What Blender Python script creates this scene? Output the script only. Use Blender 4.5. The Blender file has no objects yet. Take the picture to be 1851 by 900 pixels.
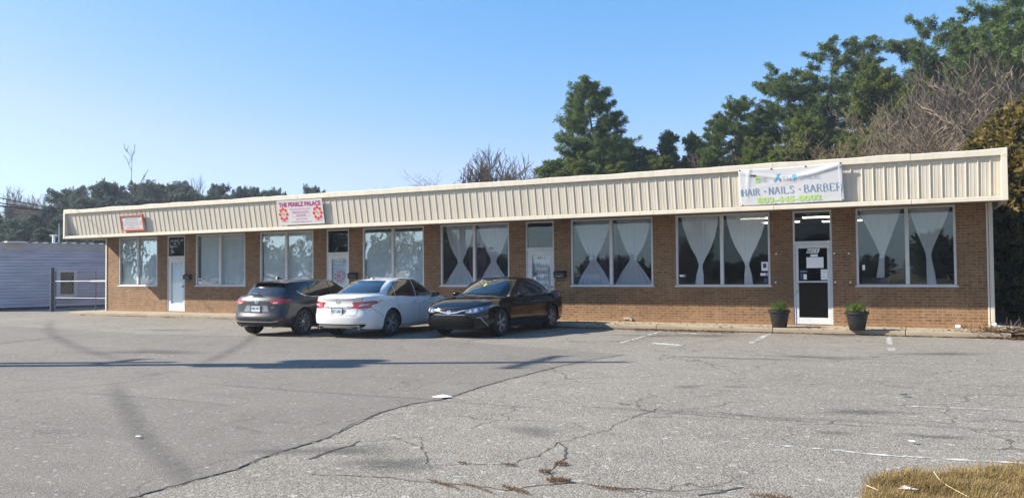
import bpy, bmesh, math, random
import numpy as np
from mathutils import Vector, Matrix, Euler
from mathutils.bvhtree import BVHTree
from math import sin, cos, pi, radians as R
random.seed(7)
S = bpy.context.scene
COL = S.collection
# ------------------------------------------------------------------ camera
CAMP = Vector((-1.478, -22.297, 1.460)); YAW, PIT, ROL = -0.468412, 0.028744, -0.008556
FPX = 1450.0
_f = Vector((sin(YAW)*cos(PIT), cos(YAW)*cos(PIT), sin(PIT)))
_r = Vector((cos(YAW), -sin(YAW), 0)); _u = _r.cross(_f)
RT = cos(ROL)*_r + sin(ROL)*_u; UP = -sin(ROL)*_r + cos(ROL)*_u; FW = _f
cd = bpy.data.cameras.new('camera'); cam = bpy.data.objects.new('camera', cd); COL.objects.link(cam)
cd.sensor_width = 36; cd.lens = 36*FPX/1851; cd.clip_end = 4000; cd.clip_start = .05
m = Matrix((RT, UP, -FW)).transposed().to_4x4(); m.translation = CAMP; cam.matrix_world = m
S.camera = cam
ZL = -0.12                                   # level of the parking lot; the walkway is z = 0
def ray(px, py): return (FW*FPX + RT*(px-925.5) + UP*(450-py))
def G(px, py, z=ZL):
    d = ray(px, py); return CAMP + d*((z-CAMP.z)/d.z)
def D(px, py, depth): return CAMP + ray(px, py)*(depth/FPX)
# ------------------------------------------------------------------ world and sun
SAZ, SEL = R(64), R(32.2)                    # sun: 64 degrees left of the street side of the facade
sv = Vector((-sin(SAZ)*cos(SEL), -cos(SAZ)*cos(SEL), sin(SEL)))
w = bpy.data.worlds.new('World'); S.world = w; w.use_nodes = True
nt = w.node_tree; bg = nt.nodes['Background']; sk = nt.nodes.new('ShaderNodeTexSky'); sk.sky_type = 'NISHITA'
sk.sun_disc = False; sk.sun_elevation = SEL; sk.sun_rotation = math.atan2(sv.x, sv.y)
sk.air_density = SKY_AIR = 1.0; sk.dust_density = 0.6; sk.ozone_density = 3.0; sk.altitude = 0
sp = nt.nodes.new('ShaderNodeSeparateColor'); cb = nt.nodes.new('ShaderNodeCombineColor'); nt.links.new(sk.outputs[0], sp.inputs[0])
for i_, (g_, k_) in enumerate(((1.55, .49), (.78, 1.07), (.6, 1.79))):        # grade of the whole sky: deeper blue overhead, paler low down
    a_ = nt.nodes.new('ShaderNodeMath'); a_.operation = 'POWER'; a_.inputs[1].default_value = g_; nt.links.new(sp.outputs[i_], a_.inputs[0])
    c_ = nt.nodes.new('ShaderNodeMath'); c_.operation = 'MULTIPLY'; c_.inputs[1].default_value = k_; nt.links.new(a_.outputs[0], c_.inputs[0]); ch_ = (globals().setdefault('ch_', [])); ch_.append(c_)
lim = nt.nodes.new('ShaderNodeMath'); lim.operation = 'MULTIPLY'; lim.inputs[1].default_value = .73; nt.links.new(ch_[1].outputs[0], lim.inputs[0])
mn = nt.nodes.new('ShaderNodeMath'); mn.operation = 'MINIMUM'; nt.links.new(ch_[0].outputs[0], mn.inputs[0]); nt.links.new(lim.outputs[0], mn.inputs[1])
lb2 = nt.nodes.new('ShaderNodeMath'); lb2.operation = 'MULTIPLY'; lb2.inputs[1].default_value = 1.12; nt.links.new(ch_[1].outputs[0], lb2.inputs[0])
mx2 = nt.nodes.new('ShaderNodeMath'); mx2.operation = 'MAXIMUM'; nt.links.new(ch_[2].outputs[0], mx2.inputs[0]); nt.links.new(lb2.outputs[0], mx2.inputs[1])
nt.links.new(mn.outputs[0], cb.inputs[0]); nt.links.new(ch_[1].outputs[0], cb.inputs[1]); nt.links.new(mx2.outputs[0], cb.inputs[2])
nt.links.new(cb.outputs[0], bg.inputs[0]); bg.inputs[1].default_value = 0.10
sd = bpy.data.lights.new('sun', 'SUN'); sd.energy = 5.0; sd.angle = R(.53); sd.color = (1, .92, .79)
so = bpy.data.objects.new('sun', sd); COL.objects.link(so); so.rotation_euler = (-sv).to_track_quat('-Z', 'Y').to_euler(); so.location = (-30, -40, 30)
S.view_settings.view_transform = 'Standard'; S.view_settings.look = 'None'; S.view_settings.exposure = 1.2; S.view_settings.gamma = 1
S.cycles.max_bounces = 8; S.cycles.transparent_max_bounces = 16; S.cycles.use_denoising = True
# ------------------------------------------------------------------ materials
def M(name, col=(.5,.5,.5), rough=.6, metal=0, spec=.5, var=0, vscale=3, bump=0, bscale=40, coat=0, stretch=None):
    mt = bpy.data.materials.new(name); mt.use_nodes = True; n = mt.node_tree; b = n.nodes['Principled BSDF']
    b.inputs['Base Color'].default_value = (*col, 1); b.inputs['Roughness'].default_value = rough
    b.inputs['Metallic'].default_value = metal; b.inputs['Specular IOR Level'].default_value = spec
    b.inputs['Coat Weight'].default_value = coat; b.inputs['Coat Roughness'].default_value = .03
    if var or bump:
        tc = n.nodes.new('ShaderNodeTexCoord'); src = tc.outputs['Object']
        if stretch:
            mp = n.nodes.new('ShaderNodeMapping'); mp.inputs['Scale'].default_value = stretch; n.links.new(src, mp.inputs[0]); src = mp.outputs[0]
    if var:
        t = n.nodes.new('ShaderNodeTexNoise'); t.inputs['Scale'].default_value = vscale; t.inputs['Detail'].default_value = 6; n.links.new(src, t.inputs[0])
        r = n.nodes.new('ShaderNodeMapRange'); r.inputs[1].default_value = .3; r.inputs[2].default_value = .7; r.inputs[3].default_value = 1-var; r.inputs[4].default_value = 1+var
        n.links.new(t.outputs[0], r.inputs[0]); x = n.nodes.new('ShaderNodeMix'); x.data_type = 'RGBA'; x.blend_type = 'MULTIPLY'; x.inputs[0].default_value = 1
        x.inputs[6].default_value = (*col, 1); n.links.new(r.outputs[0], x.inputs[7]); n.links.new(x.outputs[2], b.inputs['Base Color'])
    if bump:
        t = n.nodes.new('ShaderNodeTexNoise'); t.inputs['Scale'].default_value = bscale; t.inputs['Detail'].default_value = 4; n.links.new(src, t.inputs[0])
        bp = n.nodes.new('ShaderNodeBump'); bp.inputs['Strength'].default_value = bump; bp.inputs['Distance'].default_value = .01; n.links.new(t.outputs[0], bp.inputs['Height']); n.links.new(bp.outputs[0], b.inputs['Normal'])
    return mt
class NT:
    """small helper round a node tree"""
    def __init__(s, name):
        s.m = bpy.data.materials.new(name); s.m.use_nodes = True; s.t = s.m.node_tree; s.b = s.t.nodes['Principled BSDF']; s.out = s.t.nodes['Material Output']
    def n(s, typ, ins=None, **kw):
        x = s.t.nodes.new('ShaderNode'+typ)
        for k, v in kw.items(): setattr(x, k, v)
        for k, v in (ins or {}).items():
            if isinstance(v, bpy.types.NodeSocket): s.t.links.new(v, x.inputs[k])
            else: x.inputs[k].default_value = v
        return x
    def link(s, a, b): s.t.links.new(a, b)
    def mix(s, fac, a, b, mode='MIX'):
        x = s.n('Mix', data_type='RGBA', blend_type=mode)
        for i, v in ((0, fac), (6, a), (7, b)):
            if isinstance(v, bpy.types.NodeSocket): s.link(v, x.inputs[i])
            else: x.inputs[i].default_value = v if i == 0 else (*v, 1)
        return x.outputs[2]
    def rng(s, v, a, b, c=0, d=1): return s.n('MapRange', {0: v, 1: a, 2: b, 3: c, 4: d}).outputs[0]
    def noise(s, vec, scale, detail=4, rough=.5, **k): return s.n('TexNoise', {'Vector': vec, 'Scale': scale, 'Detail': detail, 'Roughness': rough}, **k).outputs[0]
    def math(s, op, a, b=0): return s.n('Math', {0: a, 1: b}, operation=op).outputs[0]
    def bump(s, h, strength=.5, dist=.01): s.link(s.n('Bump', {'Height': h, 'Strength': strength, 'Distance': dist}).outputs[0], s.b.inputs['Normal'])
    def pos(s): return s.n('NewGeometry').outputs['Position']
# ------------------------------------------------------------------ mesh builder
class MB:
    def __init__(s): s.v = []; s.f = []; s.mi = []; s.m = 0
    def add(s, vs, fs):
        b = len(s.v); s.v += [tuple(p) for p in vs]; s.f += [tuple(b+i for i in f) for f in fs]; s.mi += [s.m]*len(fs); return s
    def box(s, x0, x1, y0, y1, z0, z1):
        return s.add([(x,y,z) for z in (z0,z1) for y in (y0,y1) for x in (x0,x1)], [(0,2,3,1),(4,5,7,6),(0,1,5,4),(2,6,7,3),(0,4,6,2),(1,3,7,5)])
    def obox(s, c, ax, ay, az):
        c = Vector(c); vs = [c+ax*i+ay*j+az*k for k in (-.5,.5) for j in (-.5,.5) for i in (-.5,.5)]
        return s.add(vs, [(0,2,3,1),(4,5,7,6),(0,1,5,4),(2,6,7,3),(0,4,6,2),(1,3,7,5)])
    def tube(s, pts, rs, n=8, caps=True):
        pts = [Vector(p) for p in pts]; 
        if not hasattr(rs, '__len__'): rs = [rs]*len(pts)
        vs = []; fs = []; prev = None
        for i, p in enumerate(pts):
            t = (pts[min(i+1, len(pts)-1)]-pts[max(i-1, 0)]).normalized()
            if prev is None: a = t.orthogonal().normalized()
            else: a = (prev - t*prev.dot(t)).normalized()
            prev = a; b = t.cross(a)
            for k in range(n): q = 2*pi*k/n; vs.append(p + (a*cos(q)+b*sin(q))*rs[i])
        for i in range(len(pts)-1):
            for k in range(n): fs.append((i*n+k, i*n+(k+1)%n, (i+1)*n+(k+1)%n, (i+1)*n+k))
        if caps: fs.append(tuple(range(n-1, -1, -1))); fs.append(tuple((len(pts)-1)*n+k for k in range(n)))
        return s.add(vs, fs)
    def lathe(s, prof, n=24, c=(0,0,0), axis='z', caps=False):
        vs = []; fs = []; L = len(prof)
        for k in range(n):
            q = 2*pi*k/n
            for r, z in prof:
                p = (r*cos(q), r*sin(q), z)
                if axis == 'y': p = (p[0], p[2], p[1])
                if axis == 'x': p = (p[2], p[0], p[1])
                vs.append((p[0]+c[0], p[1]+c[1], p[2]+c[2]))
        for k in range(n):
            for i in range(L-1): fs.append((k*L+i, ((k+1)%n)*L+i, ((k+1)%n)*L+i+1, k*L+i+1))
        return s.add(vs, fs)
    def prism(s, poly, a, b, axis='y'):
        """poly in the plane across the axis, from a to b along it"""
        n = len(poly)
        def P(p, t): return {'y': (p[0], t, p[1]), 'x': (t, p[0], p[1]), 'z': (p[0], p[1], t)}[axis]
        vs = [P(p, a) for p in poly]+[P(p, b) for p in poly]
        return s.add(vs, [tuple(range(n)), tuple(range(2*n-1, n-1, -1))]+[(i, i+n, (i+1)%n+n, (i+1)%n) for i in range(n)])
    def sheet(s, poly, z): return s.add([(p[0], p[1], z) for p in poly], [tuple(range(len(poly)))])
    def build(s, name, mats, parent=None, smooth=False, bevel=0, fix=True, loc=None):
        me = bpy.data.meshes.new(name)
        if parent is not None:
            org = Vector((0,0,0)); p = parent
            while p is not None: org += p.location; p = p.parent
        elif loc is not None: org = Vector(loc)
        elif s.v:
            a = np.array(s.v); org = Vector(((a[:,0].min()+a[:,0].max())/2, (a[:,1].min()+a[:,1].max())/2, a[:,2].min()))
        me.from_pydata([(p[0]-org.x, p[1]-org.y, p[2]-org.z) for p in s.v], [], s.f)
        for mt in (mats if isinstance(mats, (list, tuple)) else [mats]): me.materials.append(mt)
        me.polygons.foreach_set('material_index', s.mi)
        if fix:
            bm = bmesh.new(); bm.from_mesh(me); bmesh.ops.recalc_face_normals(bm, faces=bm.faces); bm.to_mesh(me); bm.free()
        if smooth: me.shade_smooth() if smooth is True else me.set_sharp_from_angle(angle=smooth) if False else me.shade_smooth()
        o = bpy.data.objects.new(name, me); COL.objects.link(o)
        if parent is not None: o.parent = parent
        else: o.location = org
        if smooth and smooth is not True: me.set_sharp_from_angle(angle=R(smooth))
        if bevel:
            b = o.modifiers.new('bevel', 'BEVEL'); b.width = bevel; b.segments = 2; b.limit_method = 'ANGLE'; b.angle_limit = R(35)
        return o
def fastmesh(name, V, nper, mats, parent=None, loc=(0,0,0), tint=None):
    """many separate small faces at once: V is (N, nper, 3); tint one value per face"""
    V = np.asarray(V, dtype=np.float32); N = V.shape[0]
    me = bpy.data.meshes.new(name); me.vertices.add(N*nper); me.vertices.foreach_set('co', V.reshape(-1))
    me.loops.add(N*nper); me.loops.foreach_set('vertex_index', np.arange(N*nper, dtype=np.int32))
    me.polygons.add(N); me.polygons.foreach_set('loop_start', np.arange(0, N*nper, nper, dtype=np.int32))
    if tint is not None:
        at = me.attributes.new('tint', 'FLOAT', 'FACE'); at.data.foreach_set('value', np.asarray(tint, dtype=np.float32))
    me.materials.append(mats); me.update(calc_edges=True); me.validate()
    o = bpy.data.objects.new(name, me); COL.objects.link(o); o.location = loc
    if parent: o.parent = parent
    return o
def empty(name, loc=(0,0,0), rz=0):
    o = bpy.data.objects.new(name, None); COL.objects.link(o); o.location = loc; o.rotation_euler = (0,0,rz); o.empty_display_size = .3; return o
def tag(o, label=None, cat=None, group=None, kind=None):
    for k, v in (('label', label), ('category', cat), ('group', group), ('kind', kind)):
        if v: o[k] = v
    return o
def copy_tree(o, parent=None):
    c = o.copy(); COL.objects.link(c); c.parent = parent
    for ch in o.children: copy_tree(ch, c)
    return c
def interp(tab, x):
    xs = [a for a, b in tab]; return float(np.interp(x, xs, [b for a, b in tab]))
def text_bm(txt, size, font_scale_x=1, bold=0, align='CENTER', spacing=1, shear=0):
    """flat lettering as triangles in its own x, y plane"""
    cu = bpy.data.curves.new('t', 'FONT'); cu.body = txt; cu.size = size; cu.align_x = align; cu.align_y = 'CENTER'; cu.space_character = spacing; cu.shear = shear
    cu.offset = bold; cu.resolution_u = 3
    o = bpy.data.objects.new('t', cu); COL.objects.link(o); dg = bpy.context.evaluated_depsgraph_get(); dg.update()
    me = bpy.data.meshes.new_from_object(o.evaluated_get(dg)); vs = [(v.co.x*font_scale_x, v.co.y) for v in me.vertices]; fs = [tuple(p.vertices) for p in me.polygons]
    bpy.data.objects.remove(o); bpy.data.curves.remove(cu); bpy.data.meshes.remove(me); return vs, fs
def fit_text(mb, txt, c, ex, ez, width, height, bold=0, shear=0, off=Vector((0,0,0))):
    """writes txt into a width by height field centred on c along the axes ex, ez"""
    vs, fs = text_bm(txt, 1, bold=bold, shear=shear)
    if not vs: return
    xs = [v[0] for v in vs]; ys = [v[1] for v in vs]; sx = width/max(1e-6, max(xs)-min(xs)); sy = height/max(1e-6, max(ys)-min(ys))
    mx, my = (max(xs)+min(xs))/2, (max(ys)+min(ys))/2
    mb.add([Vector(c)+off+ex*((x-mx)*sx)+ez*((y-my)*sy) for x, y in vs], fs)
# ================================================================== materials of the place
def brick_mat():
    t = NT('brown brick'); p = t.pos(); sx = t.n('SeparateXYZ', {0: p})
    nrm = t.n('SeparateXYZ', {0: t.n('NewGeometry').outputs['Normal']})
    side = t.math('GREATER_THAN', t.math('ABSOLUTE', nrm.outputs[0]), .7)
    hor = t.n('Mix', {0: side, 2: sx.outputs[0], 3: sx.outputs[1]}).outputs[0]
    v = t.n('CombineXYZ', {0: hor, 1: sx.outputs[2]}).outputs[0]
    br = t.n('TexBrick', {'Vector': v, 'Scale': 1, 'Mortar Size': .0065, 'Mortar Smooth': .3, 'Bias': 0, 'Brick Width': .215, 'Row Height': .0725,
        'Color1': (.105,.046,.019,1), 'Color2': (.215,.108,.045,1), 'Mortar': (.34,.24,.14,1)})
    n1 = t.noise(p, 1.2, 5); n2 = t.noise(p, 9, 3)
    c = t.mix(t.rng(n2, .4, .62, 0, .55), br.outputs[0], (.285,.158,.070))
    c = t.mix(br.outputs[1], c, (.32,.235,.15))
    c = t.mix(t.rng(n1, .35, .7, .0, .4), c, (.11,.055,.025))
    lowz = t.rng(t.math('ADD', sx.outputs[2], t.math('MULTIPLY', n1, .25)), .08, .3, .45, 0)
    c = t.mix(lowz, c, (.34,.20,.09)); st_ = t.noise(t.n('Mapping', {0: p, 'Scale': (3.5, 3.5, .35)}).outputs[0], 1, 4); c = t.mix(t.rng(st_, .55, .75, 0, .35), c, (.30,.22,.15)); c = t.mix(t.rng(t.noise(p, .55, 4), .5, .7, 0, .35), c, (.09,.05,.03))
    t.link(c, t.b.inputs['Base Color']); t.b.inputs['Roughness'].default_value = .85
    t.bump(t.math('SUBTRACT', t.math('MULTIPLY', n2, .3), br.outputs[1]), .6, .006); return t.m
def asphalt(name, ca, cb, stone, sc, patch, crk=.9):
    t = NT(name); p = t.pos(); big = t.noise(p, .22, 5, .6); mid = t.noise(p, 1.7, 6, .6)
    mp = t.n('Mapping', {0: p, 'Scale': (.55, 1.5, 1), 'Rotation': (0, 0, R(-22))}).outputs[0]
    streak = t.noise(mp, 2.2, 6, .65); fine = t.noise(p, sc, 3, .7)
    vo = t.n('TexVoronoi', {'Vector': p, 'Scale': sc*1.1}); vo2 = t.n('TexVoronoi', {'Vector': p, 'Scale': sc*.35})
    c = t.mix(t.rng(big, .35, .65), ca, cb)
    c = t.mix(t.rng(mid, .4, .68, 0, .35), c, tuple(x*.62 for x in ca))
    c = t.mix(t.rng(streak, .55, .74, 0, patch), c, tuple(x*.42 for x in ca))
    rv = t.n('SeparateColor', {0: vo.outputs['Color']})
    c = t.mix(t.rng(rv.outputs[0], .45, 1, 0, stone), c, (.46,.44,.41))
    c = t.mix(t.rng(rv.outputs[1], .6, 1, 0, stone*1.15), c, (.03,.028,.027))
    rv2 = t.n('SeparateColor', {0: vo2.outputs['Color']})
    c = t.mix(t.rng(rv2.outputs[0], .96, 1, 0, .5), c, (.55,.53,.5))
    wp = t.n('VectorMath', {0: p, 1: t.n('VectorMath', {0: t.n('TexNoise', {'Vector': p, 'Scale': 2.2, 'Detail': 4}).outputs['Color'], 3: .55}, operation='SCALE').outputs[0]}, operation='ADD').outputs[0]
    ck = t.n('TexVoronoi', {'Vector': wp, 'Scale': .55}, feature='DISTANCE_TO_EDGE').outputs[0]; ck2 = t.n('TexVoronoi', {'Vector': wp, 'Scale': 2.4}, feature='DISTANCE_TO_EDGE').outputs[0]
    m1 = t.rng(t.noise(p, .5, 3), .46, .56); m2 = t.rng(t.noise(p, .33, 3), .52, .62)
    c = t.mix(t.math('MULTIPLY', t.rng(ck, .002, .010, crk, 0), m1), c, (.035,.03,.025)); c = t.mix(t.math('MULTIPLY', t.rng(ck2, .004, .03, crk*.8, 0), m2), c, (.04,.035,.03))
    c = t.mix(t.rng(fine, .3, .7, 0, .35), c, tuple(x*1.3 for x in cb))
    t.link(c, t.b.inputs['Base Color']); t.b.inputs['Roughness'].default_value = .93; t.b.inputs['Specular IOR Level'].default_value = .25
    t.bump(t.math('ADD', t.math('MULTIPLY', vo.outputs[0], -.8), fine), .55, .012); return t.m
def concrete():
    t = NT('walkway concrete'); p = t.pos(); a = t.noise(p, 1.4, 6); b = t.noise(p, 30, 4)
    c = t.mix(t.rng(a, .3, .7), (.27,.22,.155), (.38,.325,.245)); c = t.mix(t.rng(b, .35, .7, 0, .3), c, (.26,.21,.15))
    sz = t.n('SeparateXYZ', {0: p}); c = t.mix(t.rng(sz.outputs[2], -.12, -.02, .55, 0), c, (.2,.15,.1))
    t.link(c, t.b.inputs['Base Color']); t.b.inputs['Roughness'].default_value = .9; t.bump(b, .3, .004); return t.m
def panel_mat(name, col, dirt=.3):
    t = NT(name); p = t.pos(); mp = t.n('Mapping', {0: p, 'Scale': (6, 6, .5)}).outputs[0]
    a = t.noise(mp, 1, 5); b = t.noise(p, .7, 4)
    c = t.mix(t.rng(a, .45, .75, 0, dirt), col, (.32,.27,.19)); c = t.mix(t.rng(b, .4, .7, 0, dirt*.8), c, tuple(x*.86 for x in col))
    t.link(c, t.b.inputs['Base Color']); t.b.inputs['Roughness'].default_value = .48; return t.m
def glass_mat(name, tint=.95, ior=.06, wav=.06, wscale=1.1):
    t = NT(name); t.t.nodes.remove(t.b); p = t.pos(); nz = t.noise(p, wscale, 2)
    bp = t.n('Bump', {'Height': nz, 'Strength': wav, 'Distance': .05}).outputs[0]
    ge = t.n('NewGeometry'); dt = t.math('ABSOLUTE', t.n('VectorMath', {0: ge.outputs['Normal'], 1: ge.outputs['Incoming']}, operation='DOT_PRODUCT').outputs['Value'])
    fr = t.math('MULTIPLY_ADD', t.math('POWER', t.math('SUBTRACT', 1, dt), 5), 1-ior); fr.node.inputs[2].default_value = ior
    tr = t.n('BsdfTransparent', {0: (tint*.975, tint, tint*1.025, 1)}).outputs[0]
    gl = t.n('BsdfGlossy', {'Color': (1,1,1,1), 'Roughness': .012, 'Normal': bp}).outputs[0]
    mx = t.n('MixShader', {0: fr, 1: tr, 2: gl}).outputs[0]; t.link(mx, t.out.inputs[0]); return t.m
def cloth_mat(name, col, alpha=.55):
    t = NT(name); t.t.nodes.remove(t.b)
    d = t.n('BsdfDiffuse', {0: (*col, 1)}).outputs[0]; l = t.n('BsdfTranslucent', {0: (*col, 1)}).outputs[0]
    m1 = t.n('MixShader', {0: .4, 1: d, 2: l}).outputs[0]
    at = t.n('LayerWeight', {0: .35}).outputs['Facing']
    fac = t.rng(at, 0, .75, alpha, 1)
    tr = t.n('BsdfTransparent').outputs[0]; t.link(t.n('MixShader', {0: fac, 1: tr, 2: m1}).outputs[0], t.out.inputs[0]); return t.m
def leaf_mat(name, a, b, rough=.6, trans=.4):
    t = NT(name); at = t.n('Attribute', attribute_name='tint').outputs['Fac']
    oi = t.n('ObjectInfo').outputs['Random']
    c = t.mix(at, a, b); c = t.mix(t.rng(oi, 0, 1, .75, 1.0), (0,0,0), c)
    t.link(c, t.b.inputs['Base Color']); t.b.inputs['Roughness'].default_value = rough; t.b.inputs['Specular IOR Level'].default_value = .25
    tl = t.n('BsdfTranslucent', {0: c}).outputs[0]; mx = t.n('MixShader', {0: trans, 1: t.b.outputs[0], 2: tl}).outputs[0]; t.link(mx, t.out.inputs[0]); return t.m
MT = dict(
 brick=brick_mat(), concrete=concrete(),
 lot=asphalt('coarse asphalt', (.172,.152,.124), (.222,.199,.166), .55, 62, .6),
 lot2=asphalt('smoother asphalt', (.150,.132,.114), (.188,.166,.144), .34, 100, .4, .5),
 road=asphalt('road asphalt', (.16,.16,.16), (.2,.2,.2), .3, 60, .3),
 panel=panel_mat('cream metal panel', (.555,.505,.42)), trim=panel_mat('cream metal trim', (.55,.50,.415), .3),
 white=M('white painted aluminium', (.55,.56,.57), .42, var=.08, vscale=5), alu=M('grey window frame', (.52,.53,.53), .4, var=.1, vscale=4),
 soffit=M('soffit board', (.22,.195,.16), .8, var=.15), roofing=M('roof membrane', (.3,.3,.29), .9, var=.2),
 glass=glass_mat('salon window glass', .95, .022), glassL=glass_mat('bright window glass', .95, .19, .10, 1.6), glassM=glass_mat('middle window glass', .95, .05), glassR=glass_mat('right window glass', .9, .06, .03, 1.0), dglass=glass_mat('door glass', .7, .012), dglassL=glass_mat('pale door glass', .97, .08), tglass=glass_mat('tinted transom glass', .6),
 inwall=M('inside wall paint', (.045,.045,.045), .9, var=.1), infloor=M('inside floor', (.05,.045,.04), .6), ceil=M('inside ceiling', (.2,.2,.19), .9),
 dark=M('black plastic', (.012,.012,.013), .45, bump=.1, bscale=200), blackmetal=M('black painted metal', (.015,.015,.016), .38),
 blind=M('blind fabric', (.80,.90,.90), .7, var=.05), sheer=cloth_mat('sheer curtain', (.94,.96,.98), .74), sheer2=cloth_mat('ivory curtain', (.95,.96,.95), .93),
 drape=M('purple drape', (.065,.018,.05), .9, var=.2), paper=M('paper', (.8,.8,.8), .7, var=.03), bluedecal=M('blue decal', (.03,.06,.16), .4),
 steel=M('galvanised steel', (.33,.34,.35), .42, .7, var=.2, vscale=8), siding=M('white siding paint', (.47,.475,.54), .7, var=.2, vscale=1.2, stretch=(.6,.6,4)),
 bark=M('grey brown bark', (.13,.10,.075), .95, var=.35, vscale=6, bump=.6, bscale=12, stretch=(1,1,.3)), pale=M('pale grey bark', (.22,.17,.115), .9, var=.3, vscale=4),
 twig=M('twig bark', (.125,.088,.056), .9, var=.25), dtwig=M('grey twig bark', (.135,.10,.08), .9, var=.25),
 pine=leaf_mat('pine needles', (.035,.068,.022), (.17,.24,.065)), pine2=leaf_mat('yellow green needles', (.05,.078,.018), (.23,.27,.06)),
 far=leaf_mat('haze tinted needles', (.045,.072,.060), (.125,.165,.12)), ochre=leaf_mat('ochre and green leaves', (.028,.038,.010), (.23,.16,.04)), green=leaf_mat('fresh leaves', (.04,.13,.015), (.12,.30,.04)),  # far: distance haze is mixed into the needle colour, paler and bluer
 grass=leaf_mat('dry grass', (.22,.14,.045), (.52,.39,.17)), litter=leaf_mat('fallen leaves', (.07,.035,.015), (.30,.16,.07)),
 soil=M('soil', (.05,.035,.022), .95, bump=.5), dirt=M('bare earth', (.15,.10,.06), .95, var=.3, vscale=2, bump=.5, bscale=30), wood=M('weathered board', (.33,.32,.30), .8, var=.25, vscale=6, stretch=(1,8,8)),
 paint=M('worn line paint', (.5,.49,.47), .8, var=.1), crack=M('crack tar', (.06,.052,.044), .95), tuft=leaf_mat('crack weed', (.09,.045,.02), (.30,.17,.08)),  # crack: one even dark tone for the pavement cracks
 letters=None)
MT['tube'] = NT('fluorescent tube').m
_b = MT['tube'].node_tree.nodes['Principled BSDF']; _b.inputs['Emission Color'].default_value = (1,.93,.72,1); _b.inputs['Emission Strength'].default_value = 5
# worn paint: gaps where the asphalt shows through
def worn(name, col, cover=.5, rough=.8, scale=7):
    t = NT(name); p = t.pos(); a = t.noise(p, scale, 8, .7); t.b.inputs['Base Color'].default_value = (*col, 1); t.b.inputs['Roughness'].default_value = rough
    tr = t.n('BsdfTransparent').outputs[0]; f = t.rng(a, cover-.03, cover+.05)
    t.link(t.n('MixShader', {0: f, 1: tr, 2: t.b.outputs[0]}).outputs[0], t.out.inputs[0]); return t.m
MT['wornline'] = worn('worn white line', (.5,.49,.47), .47); MT['faint'] = worn('faint white line', (.45,.44,.42), .5, scale=11)
def mark_mat(name, col, strength):
    t = NT(name); t.b.inputs['Base Color'].default_value = (*col, 1); t.b.inputs['Roughness'].default_value = .9
    uv = t.n('SeparateXYZ', {0: t.n('Attribute', attribute_name='across').outputs['Vector']})
    edge = t.math('MULTIPLY', uv.outputs[0], 1); f = t.n('MapRange', {0: edge, 1: 0, 2: 1, 3: 0, 4: 1}, interpolation_type='SMOOTHSTEP').outputs[0]
    a = t.rng(t.noise(t.pos(), 2.5, 6, .7), .3, .7, .35, 1); f = t.math('MULTIPLY', t.math('MULTIPLY', f, a), strength)
    tr = t.n('BsdfTransparent').outputs[0]; t.link(t.n('MixShader', {0: f, 1: tr, 2: t.b.outputs[0]}).outputs[0], t.out.inputs[0]); return t.m
MT['skid'] = mark_mat('tyre rubber mark', (.06,.057,.06), .30); MT['oil'] = mark_mat('oil stain', (.045,.042,.04), .5)
# ================================================================== ground
def sheet(name, poly, z, mat, kind='structure'):
    o = MB().sheet(poly, z).build(name, mat, fix=True); me = o.data
    if me.polygons[0].normal.z < 0: me.flip_normals()
    return tag(o, kind=kind)
def earth():
    t = NT('winter ground'); p = t.pos(); a = t.noise(p, .08, 6); b = t.noise(p, 3, 5)
    c = t.mix(t.rng(a, .4, .6), (.10,.09,.045), (.16,.125,.07)); c = t.mix(t.rng(b, .4, .7, 0, .5), c, (.07,.06,.03)); t.link(c, t.b.inputs['Base Color']); t.b.inputs['Roughness'].default_value = .95; return t.m
sheet('ground', [(-2500,-2500),(2500,-2500),(2500,2500),(-2500,2500)], ZL-.03, earth())
sheet('parking_lot', [(-75,-24.5),(9,-24.5),(9,-1.3),(4,2),(-31.5,2),(-34,12),(-75,12)], ZL, MT['lot'])
sheet('road', [(-400,-38),(400,-38),(400,-26),(-400,-26)], ZL-.01, MT['road'])
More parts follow.
